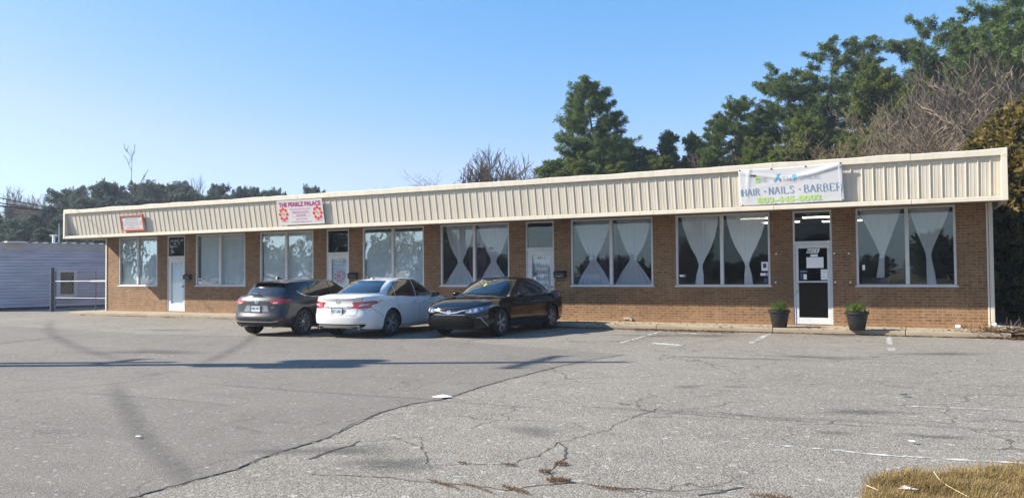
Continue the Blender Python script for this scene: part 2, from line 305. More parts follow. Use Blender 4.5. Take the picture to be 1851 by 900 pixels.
# smoother resurfaced half, its ragged edge runs from bottom left to the middle of the lot
rnd = random.Random(3)
edge_px = [(215,905),(250,897),(330,874),(420,850),(470,828),(540,806),(590,792),(640,768),(690,745),(745,730),(800,722),(850,706),(900,690),(950,678),(1000,665),(1060,652),(1130,641)]
edge = [G(*q) for q in edge_px]
rag = []
for a, b in zip(edge, edge[1:]):
    k = max(2, int((b-a).length/.06)); nrm = Vector((-(b-a).y, (b-a).x, 0)).normalized()
    for i in range(k):
        rag.append(a.lerp(b, i/k)+nrm*rnd.gauss(0, .014))
rag.append(edge[-1])
tail = [(-11.5,-6.2),(-20,-7.5),(-34,-6),(-48,-3),(-75,-4),(-75,-24.4),(-6.6,-24.4)]
sheet('resurfaced_asphalt', [(p.x, p.y) for p in rag]+tail, ZL+.006, MT['lot2'])
def ribbon(name, pts, wid, mat, z, jit=0, step=.05, soft=False, seed=1, kind='structure'):
    rn = random.Random(seed); P = []
    for a, b in zip(pts, pts[1:]):
        k = max(1, int((b-a).length/step)); P += [a.lerp(b, i/k) for i in range(k)]
    P.append(pts[-1]); N = len(P); V = []; F = []; A = []; off = 0; cols = 5 if soft else 2
    for i, p in enumerate(P):
        t = P[min(i+1, N-1)]-P[max(0, i-1)]; n = Vector((-t.y, t.x, 0)).normalized(); off = off*.85+rn.gauss(0, jit) if jit else 0
        ww = (wid(i/(N-1)) if callable(wid) else wid)*(1 if soft else rn.uniform(.35, 1.3))
        for k in range(cols):
            q = k/(cols-1)-.5; V.append((p.x+n.x*(off+ww*q), p.y+n.y*(off+ww*q), z)); A.append(1-abs(q)*2 if soft else 1)
    for i in range(N-1):
        for k in range(cols-1): F.append((i*cols+k, i*cols+k+1, (i+1)*cols+k+1, (i+1)*cols+k))
    mb = MB(); mb.add(V, F); o = mb.build(name, mat)
    if soft:
        ends = [min(1, i/(N*.12+1), (N-1-i)/(N*.12+1)) for i in range(N) for _ in range(cols)]
        at = o.data.attributes.new('across', 'FLOAT_VECTOR', 'POINT'); at.data.foreach_set('vector', [c for a, e in zip(A, ends) for c in (a*e, 0, 0)])
    return tag(o, kind=kind)
def smooth(pts, n=8):
    P = [pts[0]]+list(pts)+[pts[-1]]; out = []
    for i in range(1, len(P)-2):
        for k in range(n):
            t = k/n; a, b, c, d = P[i-1:i+3]; out.append(.5*((2*b)+(c-a)*t+(2*a-5*b+4*c-d)*t*t+(3*b-a-3*c+d)*t**3))
    out.append(P[-2]); return out
gp = lambda *q: [G(x, y) for x, y in q]
ribbon('pavement_crack', edge[1:15], .013, M('seam dirt', (.085,.072,.058), .95), ZL+.010, .007, seed=2)
cracks = [(gp((560,830),(600,815),(635,806),(655,797)), .05), (gp((700,790),(760,808),(776,842),(850,838),(925,840),(975,822),(1010,800),(1090,775),(1150,752),(1200,735)), .016),
 (gp((1010,800),(1030,818),(1015,835),(985,850),(1000,868),(1030,870)), .03), (gp((560,858),(700,862),(800,872),(930,884),(1030,872),(1100,880),(1180,888)), .022),
 (gp((1100,880),(1200,886),(1330,884)), .015), (gp((640,800),(760,790),(766,812)), .012), (gp((0,622),(95,610),(193,603)), .05), (gp((20,588),(70,584),(110,578)), .05), (gp((80,640),(150,632),(190,628)), .04),
 (gp((1260,894),(1300,888),(1345,881)), .05), (gp((1200,746),(1340,755),(1450,762),(1600,772)), .02), (gp((1560,688),(1700,694),(1851,700)), .02), (gp((1050,735),(1300,745),(1450,760)), .02)]
for i, (pts, wd) in enumerate(cracks): ribbon('pavement_crack', pts, wd*.62, MT['crack'], ZL+(.0095 if pts[0].x < -8 else .004), .012, seed=20+i)
for i, (pts, wd, st) in enumerate([
  (gp((96,580),(88,592),(100,608),(150,632),(215,650),(260,660)), .55, 'skid'), (gp((470,600),(440,622),(390,648),(355,662)), .5, 'skid'),
  (gp((205,690),(225,730),(260,790),(320,850),(350,880)), .42, 'skid'), (gp((0,713),(130,702),(330,680)), .14, 'skid'), (gp((330,690),(520,706),(760,722),(860,730),(1000,738)), .16, 'skid'),
  (gp((100,708),(300,722),(430,735)), .12, 'skid'), (gp((1060,738),(1200,744),(1400,755),(1640,768),(1851,780)), .16, 'skid')]):
    ribbon('tyre_mark', smooth(pts), wd, MT[st], ZL+.0072+.0005*i, soft=True, seed=50+i, step=.15)
def blob(name, c, rx, ry, rot, mat, z, seed):
    rn = random.Random(seed); n = 28; rings = 5; V = [(c.x, c.y, z)]; A = [1.0]; ph = [rn.uniform(0, 6.28) for _ in range(4)]
    for k in range(1, rings+1):
        for i in range(n):
            q = 2*pi*i/n; rr = (k/rings)*(1+.22*sin(2*q+ph[0])+.16*sin(3*q+ph[1])+.1*sin(5*q+ph[2])); x, y = rx*rr*cos(q), ry*rr*sin(q)
            V.append((c.x+x*cos(rot)-y*sin(rot), c.y+x*sin(rot)+y*cos(rot), z)); A.append(1-k/rings)
    F = [(0, 1+i, 1+(i+1)%n) for i in range(n)]
    for k in range(rings-1):
        for i in range(n): a = 1+k*n; F.append((a+i, a+n+i, a+n+(i+1)%n, a+(i+1)%n))
    o = MB().add(V, F).build(name, mat); at = o.data.attributes.new('across', 'FLOAT_VECTOR', 'POINT'); at.data.foreach_set('vector', [x for a in A for x in (a, 0, 0)])
    return tag(o, kind='structure')
for i, (px, py, rx, ry) in enumerate([(1275,607,1.3,.6),(1175,607,1.2,.5),(1245,699,.3,.2),(1330,700,.25,.12),(1330,648,1.6,.25),(1480,646,1.6,.3),(1505,783,.3,.1),(1680,789,.45,.14),(1765,761,.2,.08),(1835,762,.2,.08),(1520,607,1.0,.3),
   (270,637,1.6,.7),(300,597,1.5,.4),(600,815,.8,.35),(1160,764,.13,.08),(1270,717,.3,.07),(1550,745,.6,.3),(960,780,.5,.3),(1700,640,1.2,.4),(700,840,.7,.3)]):
    blob('oil_stain', G(px, py), rx, ry, rnd.uniform(-.3, .3)+.2, MT['oil'], ZL+.0108+.0003*i, i)
def line(pts, wd, mat, seed): ribbon('parking_line', pts, wd, mat, ZL+.0035+seed*.00012, .002, .04, seed=seed)
line(gp((1195,599),(1120,620)), .11, MT['wornline'], 1); line(gp((1391,603),(1357,620)), .13, MT['wornline'], 2); line(gp((1607,610),(1609,622)), .11, MT['wornline'], 3)
line(gp((1612,629),(1612,634)), .14, MT['wornline'], 4)
line(gp((1310,798),(1420,806),(1520,815)), .05, MT['faint'], 5); line(gp((1520,815),(1590,822),(1700,829),(1851,837)), .06, MT['wornline'], 6)
line(gp((1480,727),(1560,728),(1625,734)), .04, MT['faint'], 7); line(gp((1640,734),(1740,738),(1851,742)), .05, MT['wornline'], 8)
line(gp((1580,680),(1650,681)), .04, MT['faint'], 9); line(gp((1180,620),(1230,624)), .22, MT['paint'], 10); line(gp((1236,602),(1262,603)), .3, MT['wornline'], 11)
line(gp((975,607),(1030,597)), .1, MT['faint'], 12); line(gp((1380,700),(1450,702)), .03, MT['faint'], 13); line(gp((640,842),(700,842)), .02, MT['faint'], 14)
line(gp((1690,860-200),(1720,660)), .03, MT['faint'], 15)
# walkway with a lower lip, and its joints
XL, XR = -31.77, 0.0
mb = MB(); xs = [-32.3]+[XL+i*3.0 for i in range(1, 11)]+[.35]
for a, b in zip(xs, xs[1:]): mb.box(a+.006, b-.006, -1.33, 2.0, ZL-.1, 0)
o = mb.build('sidewalk', MT['concrete'], bevel=.012); tag(o, kind='structure')
# ================================================================== the long brick building
B = empty('shop_building', (-15.9, 0, 0))
tag(B, 'long single storey brown brick shop row under a deep cream ribbed metal fascia', 'building')
ZS, ZT, ZH, FB, FT = 1.015, 3.011, 2.155, 2.947, 4.101
WX = [(-31.03,-28.72),(-26.57,-23.96),(-23.24,-20.69),(-18.53,-16.02),(-15.38,-12.86),(-10.78,-8.24),(-7.58,-5.01),(-2.89,-.64)]
DX = [(-28.16,-27.16),(-20.11,-19.11),(-12.29,-11.33),(-4.43,-3.46)]
ops = [(a, b, ZS) for a, b in WX]+[(a, b, .02) for a, b in DX]
xb = sorted({XL, XR}|{x for o_ in ops for x in o_[:2]}); zb = [0, .02, ZS, ZT, 3.2]; TH = .22
solid = lambda i, j: 0 <= i < len(xb)-1 and 0 <= j < 4 and not any(o_[0]-1e-6 <= (xb[i]+xb[i+1])/2 <= o_[1]+1e-6 and o_[2]-1e-6 <= (zb[j]+zb[j+1])/2 <= ZT for o_ in ops)
mb = MB()
for i in range(len(xb)-1):
    for j in range(4):
        if not solid(i, j): continue
        x0, x1, z0, z1 = xb[i], xb[i+1], zb[j], zb[j+1]
        mb.add([(x0,0,z0),(x1,0,z0),(x1,0,z1),(x0,0,z1)], [(0,1,2,3)]); mb.add([(x0,TH,z0),(x1,TH,z0),(x1,TH,z1),(x0,TH,z1)], [(3,2,1,0)])
        if not solid(i-1, j): mb.add([(x0,0,z0),(x0,TH,z0),(x0,TH,z1),(x0,0,z1)], [(3,2,1,0)])
        if not solid(i+1, j): mb.add([(x1,0,z0),(x1,TH,z0),(x1,TH,z1),(x1,0,z1)], [(0,1,2,3)])
        if not solid(i, j+1): mb.add([(x0,0,z1),(x1,0,z1),(x1,TH,z1),(x0,TH,z1)], [(0,1,2,3)])
YB = 13.0
mb.box(XL, XL+TH, TH+.002, YB, 0, 3.7); mb.box(XR-TH, XR, TH+.002, YB, 0, 3.7); mb.box(XL+TH, XR-TH, YB-.2, YB, 0, 3.7)
for a, b in WX:      # sill course of bricks on edge
    mb.box(a-.06, b+.06, -.012, .05, ZS-.10, ZS-.002)
wall = mb.build('brick_wall', MT['brick'], B, fix=False)
# small pale fixing holes left in the brick
for px, py in ((1403,459),(1402,510),(1508,458),(1534,458),(1510,510),(1537,510),(1497,436)):
    d = ray(px, py); p = CAMP+d*(-CAMP.y/d.y); MB().box(p.x-.02, p.x+.02, -.008, .01, p.z-.02, p.z+.02).build('wall_plug', MT['paper'], B)
mb = MB(); mb.box(XL+.03, XR-.03, .03, YB-.03, 3.70, 3.82); mb.box(XL, XR, TH+.01, YB-.21, 3.2, 3.202)
mb.build('roof', MT['roofing'], B)
# soffit, open to the left and right ends of the overhang
X0, X1, YF = XL-.316, XR+.316, -1.72
mb = MB(); mb.box(X0+.03, X1-.03, YF+.06, .6, 3.03, 3.06)
for k in range(1, 10): mb.box(X0+k*3.3-.02, X0+k*3.3+.02, YF+.07, -.004, 3.018, 3.0295)
mb.build('soffit', MT['soffit'], B)
# ribbed fascia panels, bottom edge tucked back
YT_, YBm = YF+.035, YF+.22
zt, zbm = FT-.165, FB+.10
def prof(px0, px1, pitch):
    pts = []; x = px0
    while x < px1-.02:
        for dx, dy in ((0,0),(.010,-.017),(.026,-.017),(.036,0),(.085,0),(.089,-.0028),(.103,-.0028),(.107,0),(.158,0),(.162,-.0028),(.176,-.0028),(.180,0)):
            if x+dx < px1: pts.append((x+dx, dy))
        x += pitch
    pts.append((px1, 0)); return pts
pr = prof(X0+.11, X1-.10, .2385); mb = MB(); n = len(pr)
mb.add([(x, YT_+.03+y, zt+.03) for x, y in pr]+[(x, YBm+.03+y, zbm-.03) for x, y in pr], [(i, i+n, i+n+1, i+1) for i in range(n-1)])
mb.build('fascia_panel', MT['panel'], B, fix=False)
for X, sgn in ((X0+.02, -1), (X1-.02, 1)):
    mb = MB(); pr = prof(YF+.1, 1.5, .2385); n = len(pr); mb.add([(X+sgn*(-.02)-sgn*y*.5, x, zt+.03) for x, y in pr]+[(X-sgn*.02-sgn*y*.5, x, zbm-.03) for x, y in pr], [(i, i+1, i+n+1, i+n) for i in range(n-1)]); mb.build('fascia_end_panel', MT['panel'], B)
# cap flashing in lengths, slightly wavy and dented
rn = random.Random(11)
lens = [X0+3.05*i for i in range(11)]+[X1]
for a, b in zip(lens, lens[1:]):
    if b-a < .3: continue
    mb = MB(); k = 14; dz = rn.uniform(-.006, .006); V = []
    for i in range(k+1):
        x = a+.004+(b-a-.008)*i/k; w = .007*sin(x*2.3)+.005*sin(x*5.1)
        if x < -21: w += .012*sin(x*1.9)+(.03*math.exp(-((x+27.2)/.35)**2)-.02*math.exp(-((x+23.0)/.3)**2))
        z1 = FT+w+dz; V += [(x, YF+.012, zt), (x, YF, zt+.012), (x, YF-.004, z1-.02), (x, YF+.03, z1), (x, YF+.35, z1-.01), (x, YF+.35, z1-.1), (x, YF+.05, zt+.01)]
    mb.add(V, [(i*7+j, i*7+(j+1)%7, (i+1)*7+(j+1)%7, (i+1)*7+j) for i in range(k) for j in range(7)]+[(6,5,4,3,2,1,0), tuple(k*7+j for j in range(7))])
    mb.build('cap_flashing', MT['trim'], B, smooth=30)
mb = MB(); mb.m = 0
for a, b in zip(lens, lens[1:]):
    if b-a > .3: mb.prism([(YF, FB), (YF+.24, FB+.005), (YF+.24, zbm-.015), (YF-.002+.02, zbm), (YF, zbm-.012)], a+.004, b-.004, 'x')
mb.build('bottom_flashing', MT['trim'], B)
for bx_ in ((X0, X0+.11, YF-.008, YF+.26, FB-.004, zt+.02), (X1-.12, X1+.002, YF-.008, YF+.26, FB-.004, zt+.02), (X0-.002, X0+.06, YF+.26, 1.5, FB, FB+.11), (X1-.06, X1+.002, YF+.26, 1.5, FB, FB+.11), (X0-.002, X0+.06, YF+.26, 1.5, zt, FT-.02), (X1-.06, X1+.002, YF+.26, 1.5, zt, FT-.02)):
    MB().box(*bx_).build('corner_flashing', MT['trim'], B, bevel=.006)
mb = MB(); mb.prism([(X1-.13, FT-.17), (X1+.004, FT-.17), (X1+.004, FT+.004)], YF-.014, YF-.006, 'y')
mb.build('corner_flashing', MT['trim'], B, bevel=.006)
# corner trims and downspout
mb = MB(); mb.box(XL-.05, XL+.035, -.03, .08, 0, 3.02); mb.build('corner_trim', MT['trim'], B, bevel=.006)
mb = MB(); mb.box(XR-.005, XR+.035, -.025, .07, 0, 3.02)
mb.build('corner_trim', MT['trim'], B, bevel=.006)
mb = MB(); mb.box(XR+.045, XR+.135, -.02, .06, .1, 2.88); mb.obox((XR+.09,-.0,3.0), Vector((.09,0,0)), Vector((0,.08,.0)), Vector((.0,0,.26)))
mb.obox((XR+.11,-.06,.09), Vector((.09,0,0)), Vector((.0,.16,-.07)), Vector((0,.03,.08))); mb.build('downspout', MT['trim'], B, bevel=.008)
# inside: party walls, floor, ceiling, back wall
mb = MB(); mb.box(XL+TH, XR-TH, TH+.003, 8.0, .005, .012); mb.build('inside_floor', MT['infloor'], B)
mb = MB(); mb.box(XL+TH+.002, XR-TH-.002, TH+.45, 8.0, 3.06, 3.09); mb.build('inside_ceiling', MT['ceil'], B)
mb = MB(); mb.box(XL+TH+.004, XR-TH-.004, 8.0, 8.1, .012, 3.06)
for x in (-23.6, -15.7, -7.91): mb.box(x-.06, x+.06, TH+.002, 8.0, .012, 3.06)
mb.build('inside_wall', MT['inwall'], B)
# shop windows
for k, (a, b) in enumerate(WX):
    mb = MB(); fm = MT['alu'] if k >= 7 else MT['white']; y0, y1 = .012, .10; fw = .055; mid = (a+b)/2 + (.05 if k == 7 else 0)
    mb.box(a+.002, a+fw, y0, y1, ZS+.002, ZT-.002); mb.box(b-fw, b-.002, y0, y1, ZS+.002, ZT-.002); mb.box(mid-.045, mid+.045, y0-.012, y1-.002, ZS+.06, ZT-.05)
    mb.box(a+fw, b-fw, y0+.002, y1, ZS+.002, ZS+fw); mb.box(a+fw, b-fw, y0+.002, y1, ZT-.048, ZT-.002)
    mb.box(a-.035, b+.035, -.03, y0-.002, ZS-.012, ZS+.026)          # projecting sill strip
    fr = mb.build('window', fm, B, bevel=.004)
    for x0, x1 in ((a+fw, mid-.045), (mid+.045, b-fw)):
        MB().box(x0-.004, x1+.004, .055, .061, ZS+.05, ZT-.044).build('pane', MT[('glassL','glassL','glassL','glassL','glassM','glassM','glass','glassR')[k]], fr)
# doors with transom lights
num = ['6007', '6009', '6011', '6015']
for k, (a, b) in enumerate(DX):
    m0 = MT['white'] if k < 3 else MT['white']; y0, y1 = .015, .11
    mb = MB(); fw = .05; mb.box(a+.002, a+fw, y0, y1, .022, ZT-.002); mb.box(b-fw, b-.002, y0, y1, .022, ZT-.002)
    mb.box(a+fw, b-fw, y0+.002, y1, ZT-.052, ZT-.002); mb.box(a+fw, b-fw, y0-.004, y1, ZH-.03, ZH+.05)
    fr = mb.build('door_frame', m0, B, bevel=.004)
    MB().box(a+fw-.004, b-fw+.004, .055, .061, ZH+.045, ZT-.048).build('transom_pane', MT['tglass'] if k < 3 else MT['dglass'], fr)
    sx0, sx1 = a+fw+.006, b-fw-.006; st = .15 if k < 3 else .075; st2 = .085 if k < 3 else .07; bot = .30 if k < 3 else .17; top = .16 if k < 3 else .1
    mb = MB(); mb.box(sx0, sx0+st, .03, .075, .03, ZH-.035); mb.box(sx1-st2, sx1, .03, .075, .03, ZH-.035)
    mb.box(sx0+st, sx1-st2, .032, .075, .03, .03+bot); mb.box(sx0+st, sx1-st2, .032, .075, ZH-.035-top, ZH-.035)
    if k == 3: mb.box(sx0+st, sx1-st2, .028, .07, 1.12, 1.16)
    dr = mb.build('door', m0, B, bevel=.004); gx0, gx1, gz0, gz1 = sx0+st, sx1-st2, .03+bot, ZH-.035-top
    MB().box(gx0-.003, gx1+.003, .05, .055, gz0-.003, gz1+.003).build('pane', MT['dglass' if k == 3 else 'dglassL'], dr)
    mb = MB()
    if k < 3: mb.lathe([(.0,0),(.028,0),(.03,-.02),(.012,-.03),(.012,-.05),(.03,-.055),(.03,-.075),(0,-.08)], 14, (sx1-.04, .03, 1.0), 'y')
    else:
        x = sx0+.035; mb.tube([(x,.03,.86),(x+.0,-.03,.87),(x+.045,-.035,.92),(x+.045,-.035,1.06),(x,-.03,1.11),(x,.03,1.12)], .011, 8)
    mb.build('handle', MT['steel'], dr, smooth=True)
    mb = MB(); c = Vector(((gx0+gx1)/2, .0465, gz1-.075)); wd = .32
    mb.add([c+Vector(q) for q in ((-wd/2,0,-.055),(wd/2-.02,0,-.055),(wd/2+.02,0,.055),(-wd/2+.04,0,.055))], [(0,1,2,3)]); pl = mb.build('number_plate', MT['paper'], dr)
    mb = MB(); fit_text(mb, num[k], c, Vector((1,0,0)), Vector((0,0,1)), .27, .08, bold=.012, shear=.25, off=Vector((0,-.003,0))); mb.build('number', MT['dark'], dr)
    if k == 3:
        for nm, x0, x1, z0, z1, mt in (('notice',.20,.62,1.50,1.78,'paper'),('notice',.55,.80,1.19,1.46,'paper'),('notice',.30,.48,1.79,1.86,'paper'),('sticker',.03,.22,1.38,1.44,'bluedecal'),('sticker',.04,.10,1.20,1.36,'bluedecal'),('sticker',.12,.20,1.2,1.34,'paper')):
            MB().box(gx0+x0, gx0+x1, .044, .048, z0, z1).build(nm, MT[mt], dr)
        pm_ = M('grey print', (.4,.42,.45))
        for q_ in ((.57,.78,1.426,1.434),(.57,.78,1.386,1.394),(.58,.66,1.25,1.262),(.69,.76,1.25,1.262),(.05,.19,1.405,1.415)): MB().box(gx0+q_[0], gx0+q_[1], .041, .0435, q_[2], q_[3]).build('notice_print', pm_, dr)
    if k == 2:
        MB().box(gx0+.01, gx0+.13, .044, .048, 1.34, 1.44).build('sticker', MT['bluedecal'], dr); MB().box(gx0+.02, gx0+.12, .044, .048, 1.18, 1.30).build('notice', MT['paper'], dr)
        for s_, z, wd_ in (('MUSIC', 1.545, .42), ('2B', 1.34, .13), ('ZUZZOSI', 1.15, .44), ('LASH', .96, .3)): mb = MB(); fit_text(mb, s_, (( gx0+gx1)/2+.02, .046, z), Vector((1,0,0)), Vector((0,0,1)), wd_, .10, bold=.015); mb.build('door_lettering', MT['paper'], dr)
    if k == 0 or k == 1:       # pull-down shade / slatted blind fixed to the back of the door
        mb = MB()
        if k == 0: mb.box(gx0, gx1, .085, .09, gz0, gz1)
        else:
            for i in range(34): z = gz0+i*(gz1-gz0)/34; mb.add([(gx0,.085,z),(gx1,.085,z),(gx1,.10,z+.04),(gx0,.10,z+.04)], [(0,1,2,3)])
        mb.build('door_blind', MT['blind'], dr)
    if k == 2:
        mb = MB(); N = 60; V = []
        for i in range(N+1): x = gx0+(gx1-gx0)*i/N; y = .12+.02*sin(i*.9); V += [(x,y,gz0),(x,y,gz1)]
        mb.add(V, [(i*2,i*2+2,i*2+3,i*2+1) for i in range(N)]); mb.build('door_blind', MT['sheer2'], dr, smooth=True)
    if k == 1:                  # round flower decal
        mb = MB(); cc = Vector(((gx0+gx1)/2, .046, 1.36))
        for i in range(8):
            q = 2*pi*i/8+pi/8; mb.m = 0; ctr = cc+Vector((cos(q)*.17, 0, sin(q)*.17)); mb.add([ctr]+[ctr+Vector((cos(t_)*.064, 0, sin(t_)*.064)) for t_ in np.linspace(0, 2*pi, 15)[:-1]], [(0,1+i_,1+(i_+1)%14) for i_ in range(14)])
            mb.m = 1; mb.add([ctr+Vector((0,-.002,0))]+[ctr+Vector((cos(t_)*.042, -.002, sin(t_)*.042)) for t_ in np.linspace(0, 2*pi, 15)[:-1]], [(0,1+i_,1+(i_+1)%14) for i_ in range(14)])
        mb.m = 1; fit_text(mb, 'Pp', cc, Vector((1,0,0)), Vector((0,0,1)), .14, .17, bold=.01, off=Vector((0,-.002,0)))
        mb.build('flower_decal', [M('decal gold', (.62,.45,.35)), M('decal purple', (.25,.10,.32))], dr)
# ---- vertical blinds (left shops)
bl_lab = ['pale vertical blind with gaps at its left, in the window nearest the left corner', 'pale vertical blind closed across the window right of door 6007', 'pale vertical blind in the window left of door 6009, above the grey hatchback', 'pale vertical blind hung below a dark gap, in the window right of door 6009']
for k in range(4):
    a, b = WX[k]; mb = MB(); ztop = ZT-.06 if k < 3 else ZT-.2; n = int((b-a-.2)/.082); rn = random.Random(k)
    for i in range(n):
        x = a+.1+i*(b-a-.2)/(n-1); q = R(18)+rn.gauss(0, .05) if not (k == 0 and i < 9) else R(62)+rn.gauss(0, .1); c_, s_ = .046*cos(q), .046*sin(q)
        if k == 1 and i < 1: continue
        mb.add([(x-c_,.17-s_,ZS+.05),(x,.174,ZS+.05),(x+c_,.17+s_,ZS+.05),(x+c_,.17+s_,ztop),(x,.174,ztop),(x-c_,.17-s_,ztop)], [(0,1,4,5),(1,2,3,4)])
    rt = empty('vertical_blind', ((a+b)/2, .17, ZS+.05)); tag(rt, bl_lab[k], 'blind', 'vertical blinds in the left shop windows')
    mb.build('slats', MT['blind'], rt, fix=False); MB().box(a+.06, b-.06, .13, .205, ztop, ztop+.05).build('headrail', MT['white'], rt)
# ---- sheer curtains
def curtain(x0, x1, prof_, label, mat, y=.19, folds=20, amp=.010, z0=ZS+.02, z1=ZT-.05, tie=None, name='sheer_curtain', cat='curtain', group=None):
    NX, NZ = 90, 60; V = []; xc = (x0+x1)/2; hw = (x1-x0)/2
    for j in range(NZ+1):
        t = j/NZ; z = z1+(z0-z1)*t; f = interp(prof_, t)*(1+.10*sin(xc*7.3)*(.5-t)); 
        for i in range(NX+1):
            u = i/NX*2-1; x = xc+hw*f*u+ .05*sin(t*4+xc*2.7)*(1-f); yy = y+amp*(sin(u*folds*.8+1.7*sin(u*4.1+xc)+.25*sin(t*3))+.5*sin(u*folds*1.35+2*sin(u*6+xc*3)))*(.35+.65*f)*(.5+.5*t)
            V.append((x, yy, z))
    mb = MB(); mb.add(V, [(j*(NX+1)+i, j*(NX+1)+i+1, (j+1)*(NX+1)+i+1, (j+1)*(NX+1)+i) for j in range(NZ) for i in range(NX)])
    if tie is None:
        o = mb.build(name, mat, smooth=True, fix=False); return tag(o, label, cat, group)
    rt = empty(name, (xc, y, z0)); tag(rt, label, cat, group); mb.build('cloth', mat, rt, smooth=True, fix=False)
    zz = z1+(z0-z1)*tie; f = interp(prof_, tie)*hw; MB().lathe([(f+.006,-.02),(f+.016,0),(f+.006,.02)], 16, (xc+.05*sin(tie*4+xc*2.7)*(1-interp(prof_, tie)), y, zz)).build('tieback', mat, rt); return rt
hour = [(0,.95),(.1,.88),(.3,.66),(.45,.43),(.57,.17),(.6,.15),(.64,.22),(.8,.60),(.93,.86),(1,.95)]
knot = [(0,.90),(.12,.84),(.3,.68),(.45,.48),(.58,.24),(.68,.11),(.71,.08),(.74,.10),(.85,.17),(1,.20)]
knot2 = [(0,.92),(.12,.78),(.3,.52),(.45,.30),(.55,.16),(.62,.10),(.66,.12),(.85,.18),(1,.20)]
def halves(k): a, b = WX[k]; m_ = (a+b)/2; return (a+.06, m_-.05), (m_+.05, b-.06)
lab5 = ['white sheer hourglass curtain in the left pane of the window behind the black sedan', 'white sheer hourglass curtain in the right pane of the window behind the black sedan']
lab6 = ['white sheer hourglass curtain in the left pane of the window right of door 6011', 'white sheer hourglass curtain in the right pane of the window right of door 6011']
lab7 = ['ivory knotted curtain in the left pane of the window under the white banner', 'ivory knotted curtain in the right pane beside the stickers, left of door 6015']
lab8 = ['ivory gathered curtain in the left pane of the rightmost shop window', 'ivory gathered curtain in the right pane of the rightmost shop window']
for k, lb, pf, mt, tie in ((4, lab5, hour, 'sheer', .585), (5, lab6, hour, 'sheer', .585), (6, lab7, knot, 'sheer2', .71), (7, lab8, knot2, 'sheer2', .63)):
    for i, (x0, x1) in enumerate(halves(k)): curtain(x0, x1, pf, lb[i], MT[mt], tie=tie, group='sheer curtains in the shop windows')
for k, (dx0, dx1), lb in ((4, (.85,1.5), 'dark purple drape behind the sheer curtains in the window behind the black sedan'), (5, (.75,1.35), 'dark purple drape behind the sheer curtains right of door 6011')):
    a, b = WX[k]; curtain(a+dx0, a+dx1, [(0,1),(1,1)], lb, MT['drape'], y=.36, folds=14, amp=.03, name='dark_drape', group='dark drapes in the shop windows')
for i, (x, y, lb) in enumerate(((-5.6,2.2,'lit strip light nearest the glass in the shop under the banner'), (-3.9,2.6,'lit strip light seen through the glass above door 6015'), (-5.4,4.6,'lit strip light deeper in the shop, left of the door'), (-3.6,5.0,'lit strip light deepest in the shop, behind door 6015'))):
    rt = empty('strip_light', (x, y, 2.97)); tag(rt, lb, 'ceiling light', 'strip lights inside the salon')
    MB().box(x-.62, x+.62, y-.1, y+.1, 3.0, 3.055).build('housing', MT['white'], rt)
    mb = MB(); mb.tube([(x-.58,y-.05,2.98),(x+.58,y-.05,2.98)], .016, 8); mb.tube([(x-.58,y+.05,2.98),(x+.58,y+.05,2.98)], .016, 8); mb.build('tube', MT['tube'], rt)
# window stickers and small things on sills
def flat(name, k, x0, x1, z0, z1, mat, label, cat, inner=None):
    a, b = WX[k]; rt = MB().box(a+x0, a+x1, .05, .053, ZS+z0, ZS+z1).build(name, MT[mat]); tag(rt, label, cat)
    if inner:
        q = inner; MB().box(a+q[0], a+q[1], .046, .0485, ZS+q[2], ZS+q[3]).build('print', MT[q[4]], rt)
    return rt
flat('window_sticker', 6, 2.33, 2.50, .42, .66, 'paper', 'white notice with dark mark at the right edge of the window beside door 6015', 'sticker', (2.37,2.46,.50,.62,'bluedecal'))
flat('window_sticker', 6, 2.30, 2.50, .29, .36, 'paper', 'small white sticker under the white notice beside door 6015', 'sticker', (2.44,2.48,.30,.35,'bluedecal'))
flat('window_sticker', 6, 2.38, 2.50, .10, .22, 'bluedecal', 'round blue sticker lowest in the window beside door 6015', 'sticker')
flat('window_sticker', 6, .09, .25, .27, .33, 'paper', 'white sticker low in the left pane of the window under the banner', 'sticker', (.20,.24,.28,.32,'bluedecal'))
flat('window_sticker', 7, .14, .20, .42, .55, 'paper', 'small pale sticker at the left edge of the rightmost window', 'sticker')
flat('window_sticker', 1, .10, .28, .08, .30, 'paper', 'pale round sticker low in the window right of door 6007', 'sticker', (.13,.25,.18,.27,'bluedecal'))
flat('window_sticker', 3, .20, .28, .16, .30, 'bluedecal', 'dark blue sticker low in the window right of door 6009', 'sticker')
flat('window_sticker', 2, 2.37, 2.46, .15, .28, 'bluedecal', 'dark blue sticker low in the window left of door 6009', 'sticker')
o = MB().box(WX[7][0]+.1, WX[7][0]+.75, .14, .34, ZS+.03, ZS+.22).build('display_box', MT['blackmetal'], bevel=.01); tag(o, 'black low box on the inner sill of the rightmost window', 'box')
o = MB().lathe([(0,0),(.04,0),(.04,.3),(.03,.34),(.012,.36),(.012,.4),(0,.4)], 12, (WX[7][0]+1.72, .3, ZS+.05)).build('bottle', MT['paper']); tag(o, 'tall pale bottle on the inner sill of the rightmost window', 'bottle')
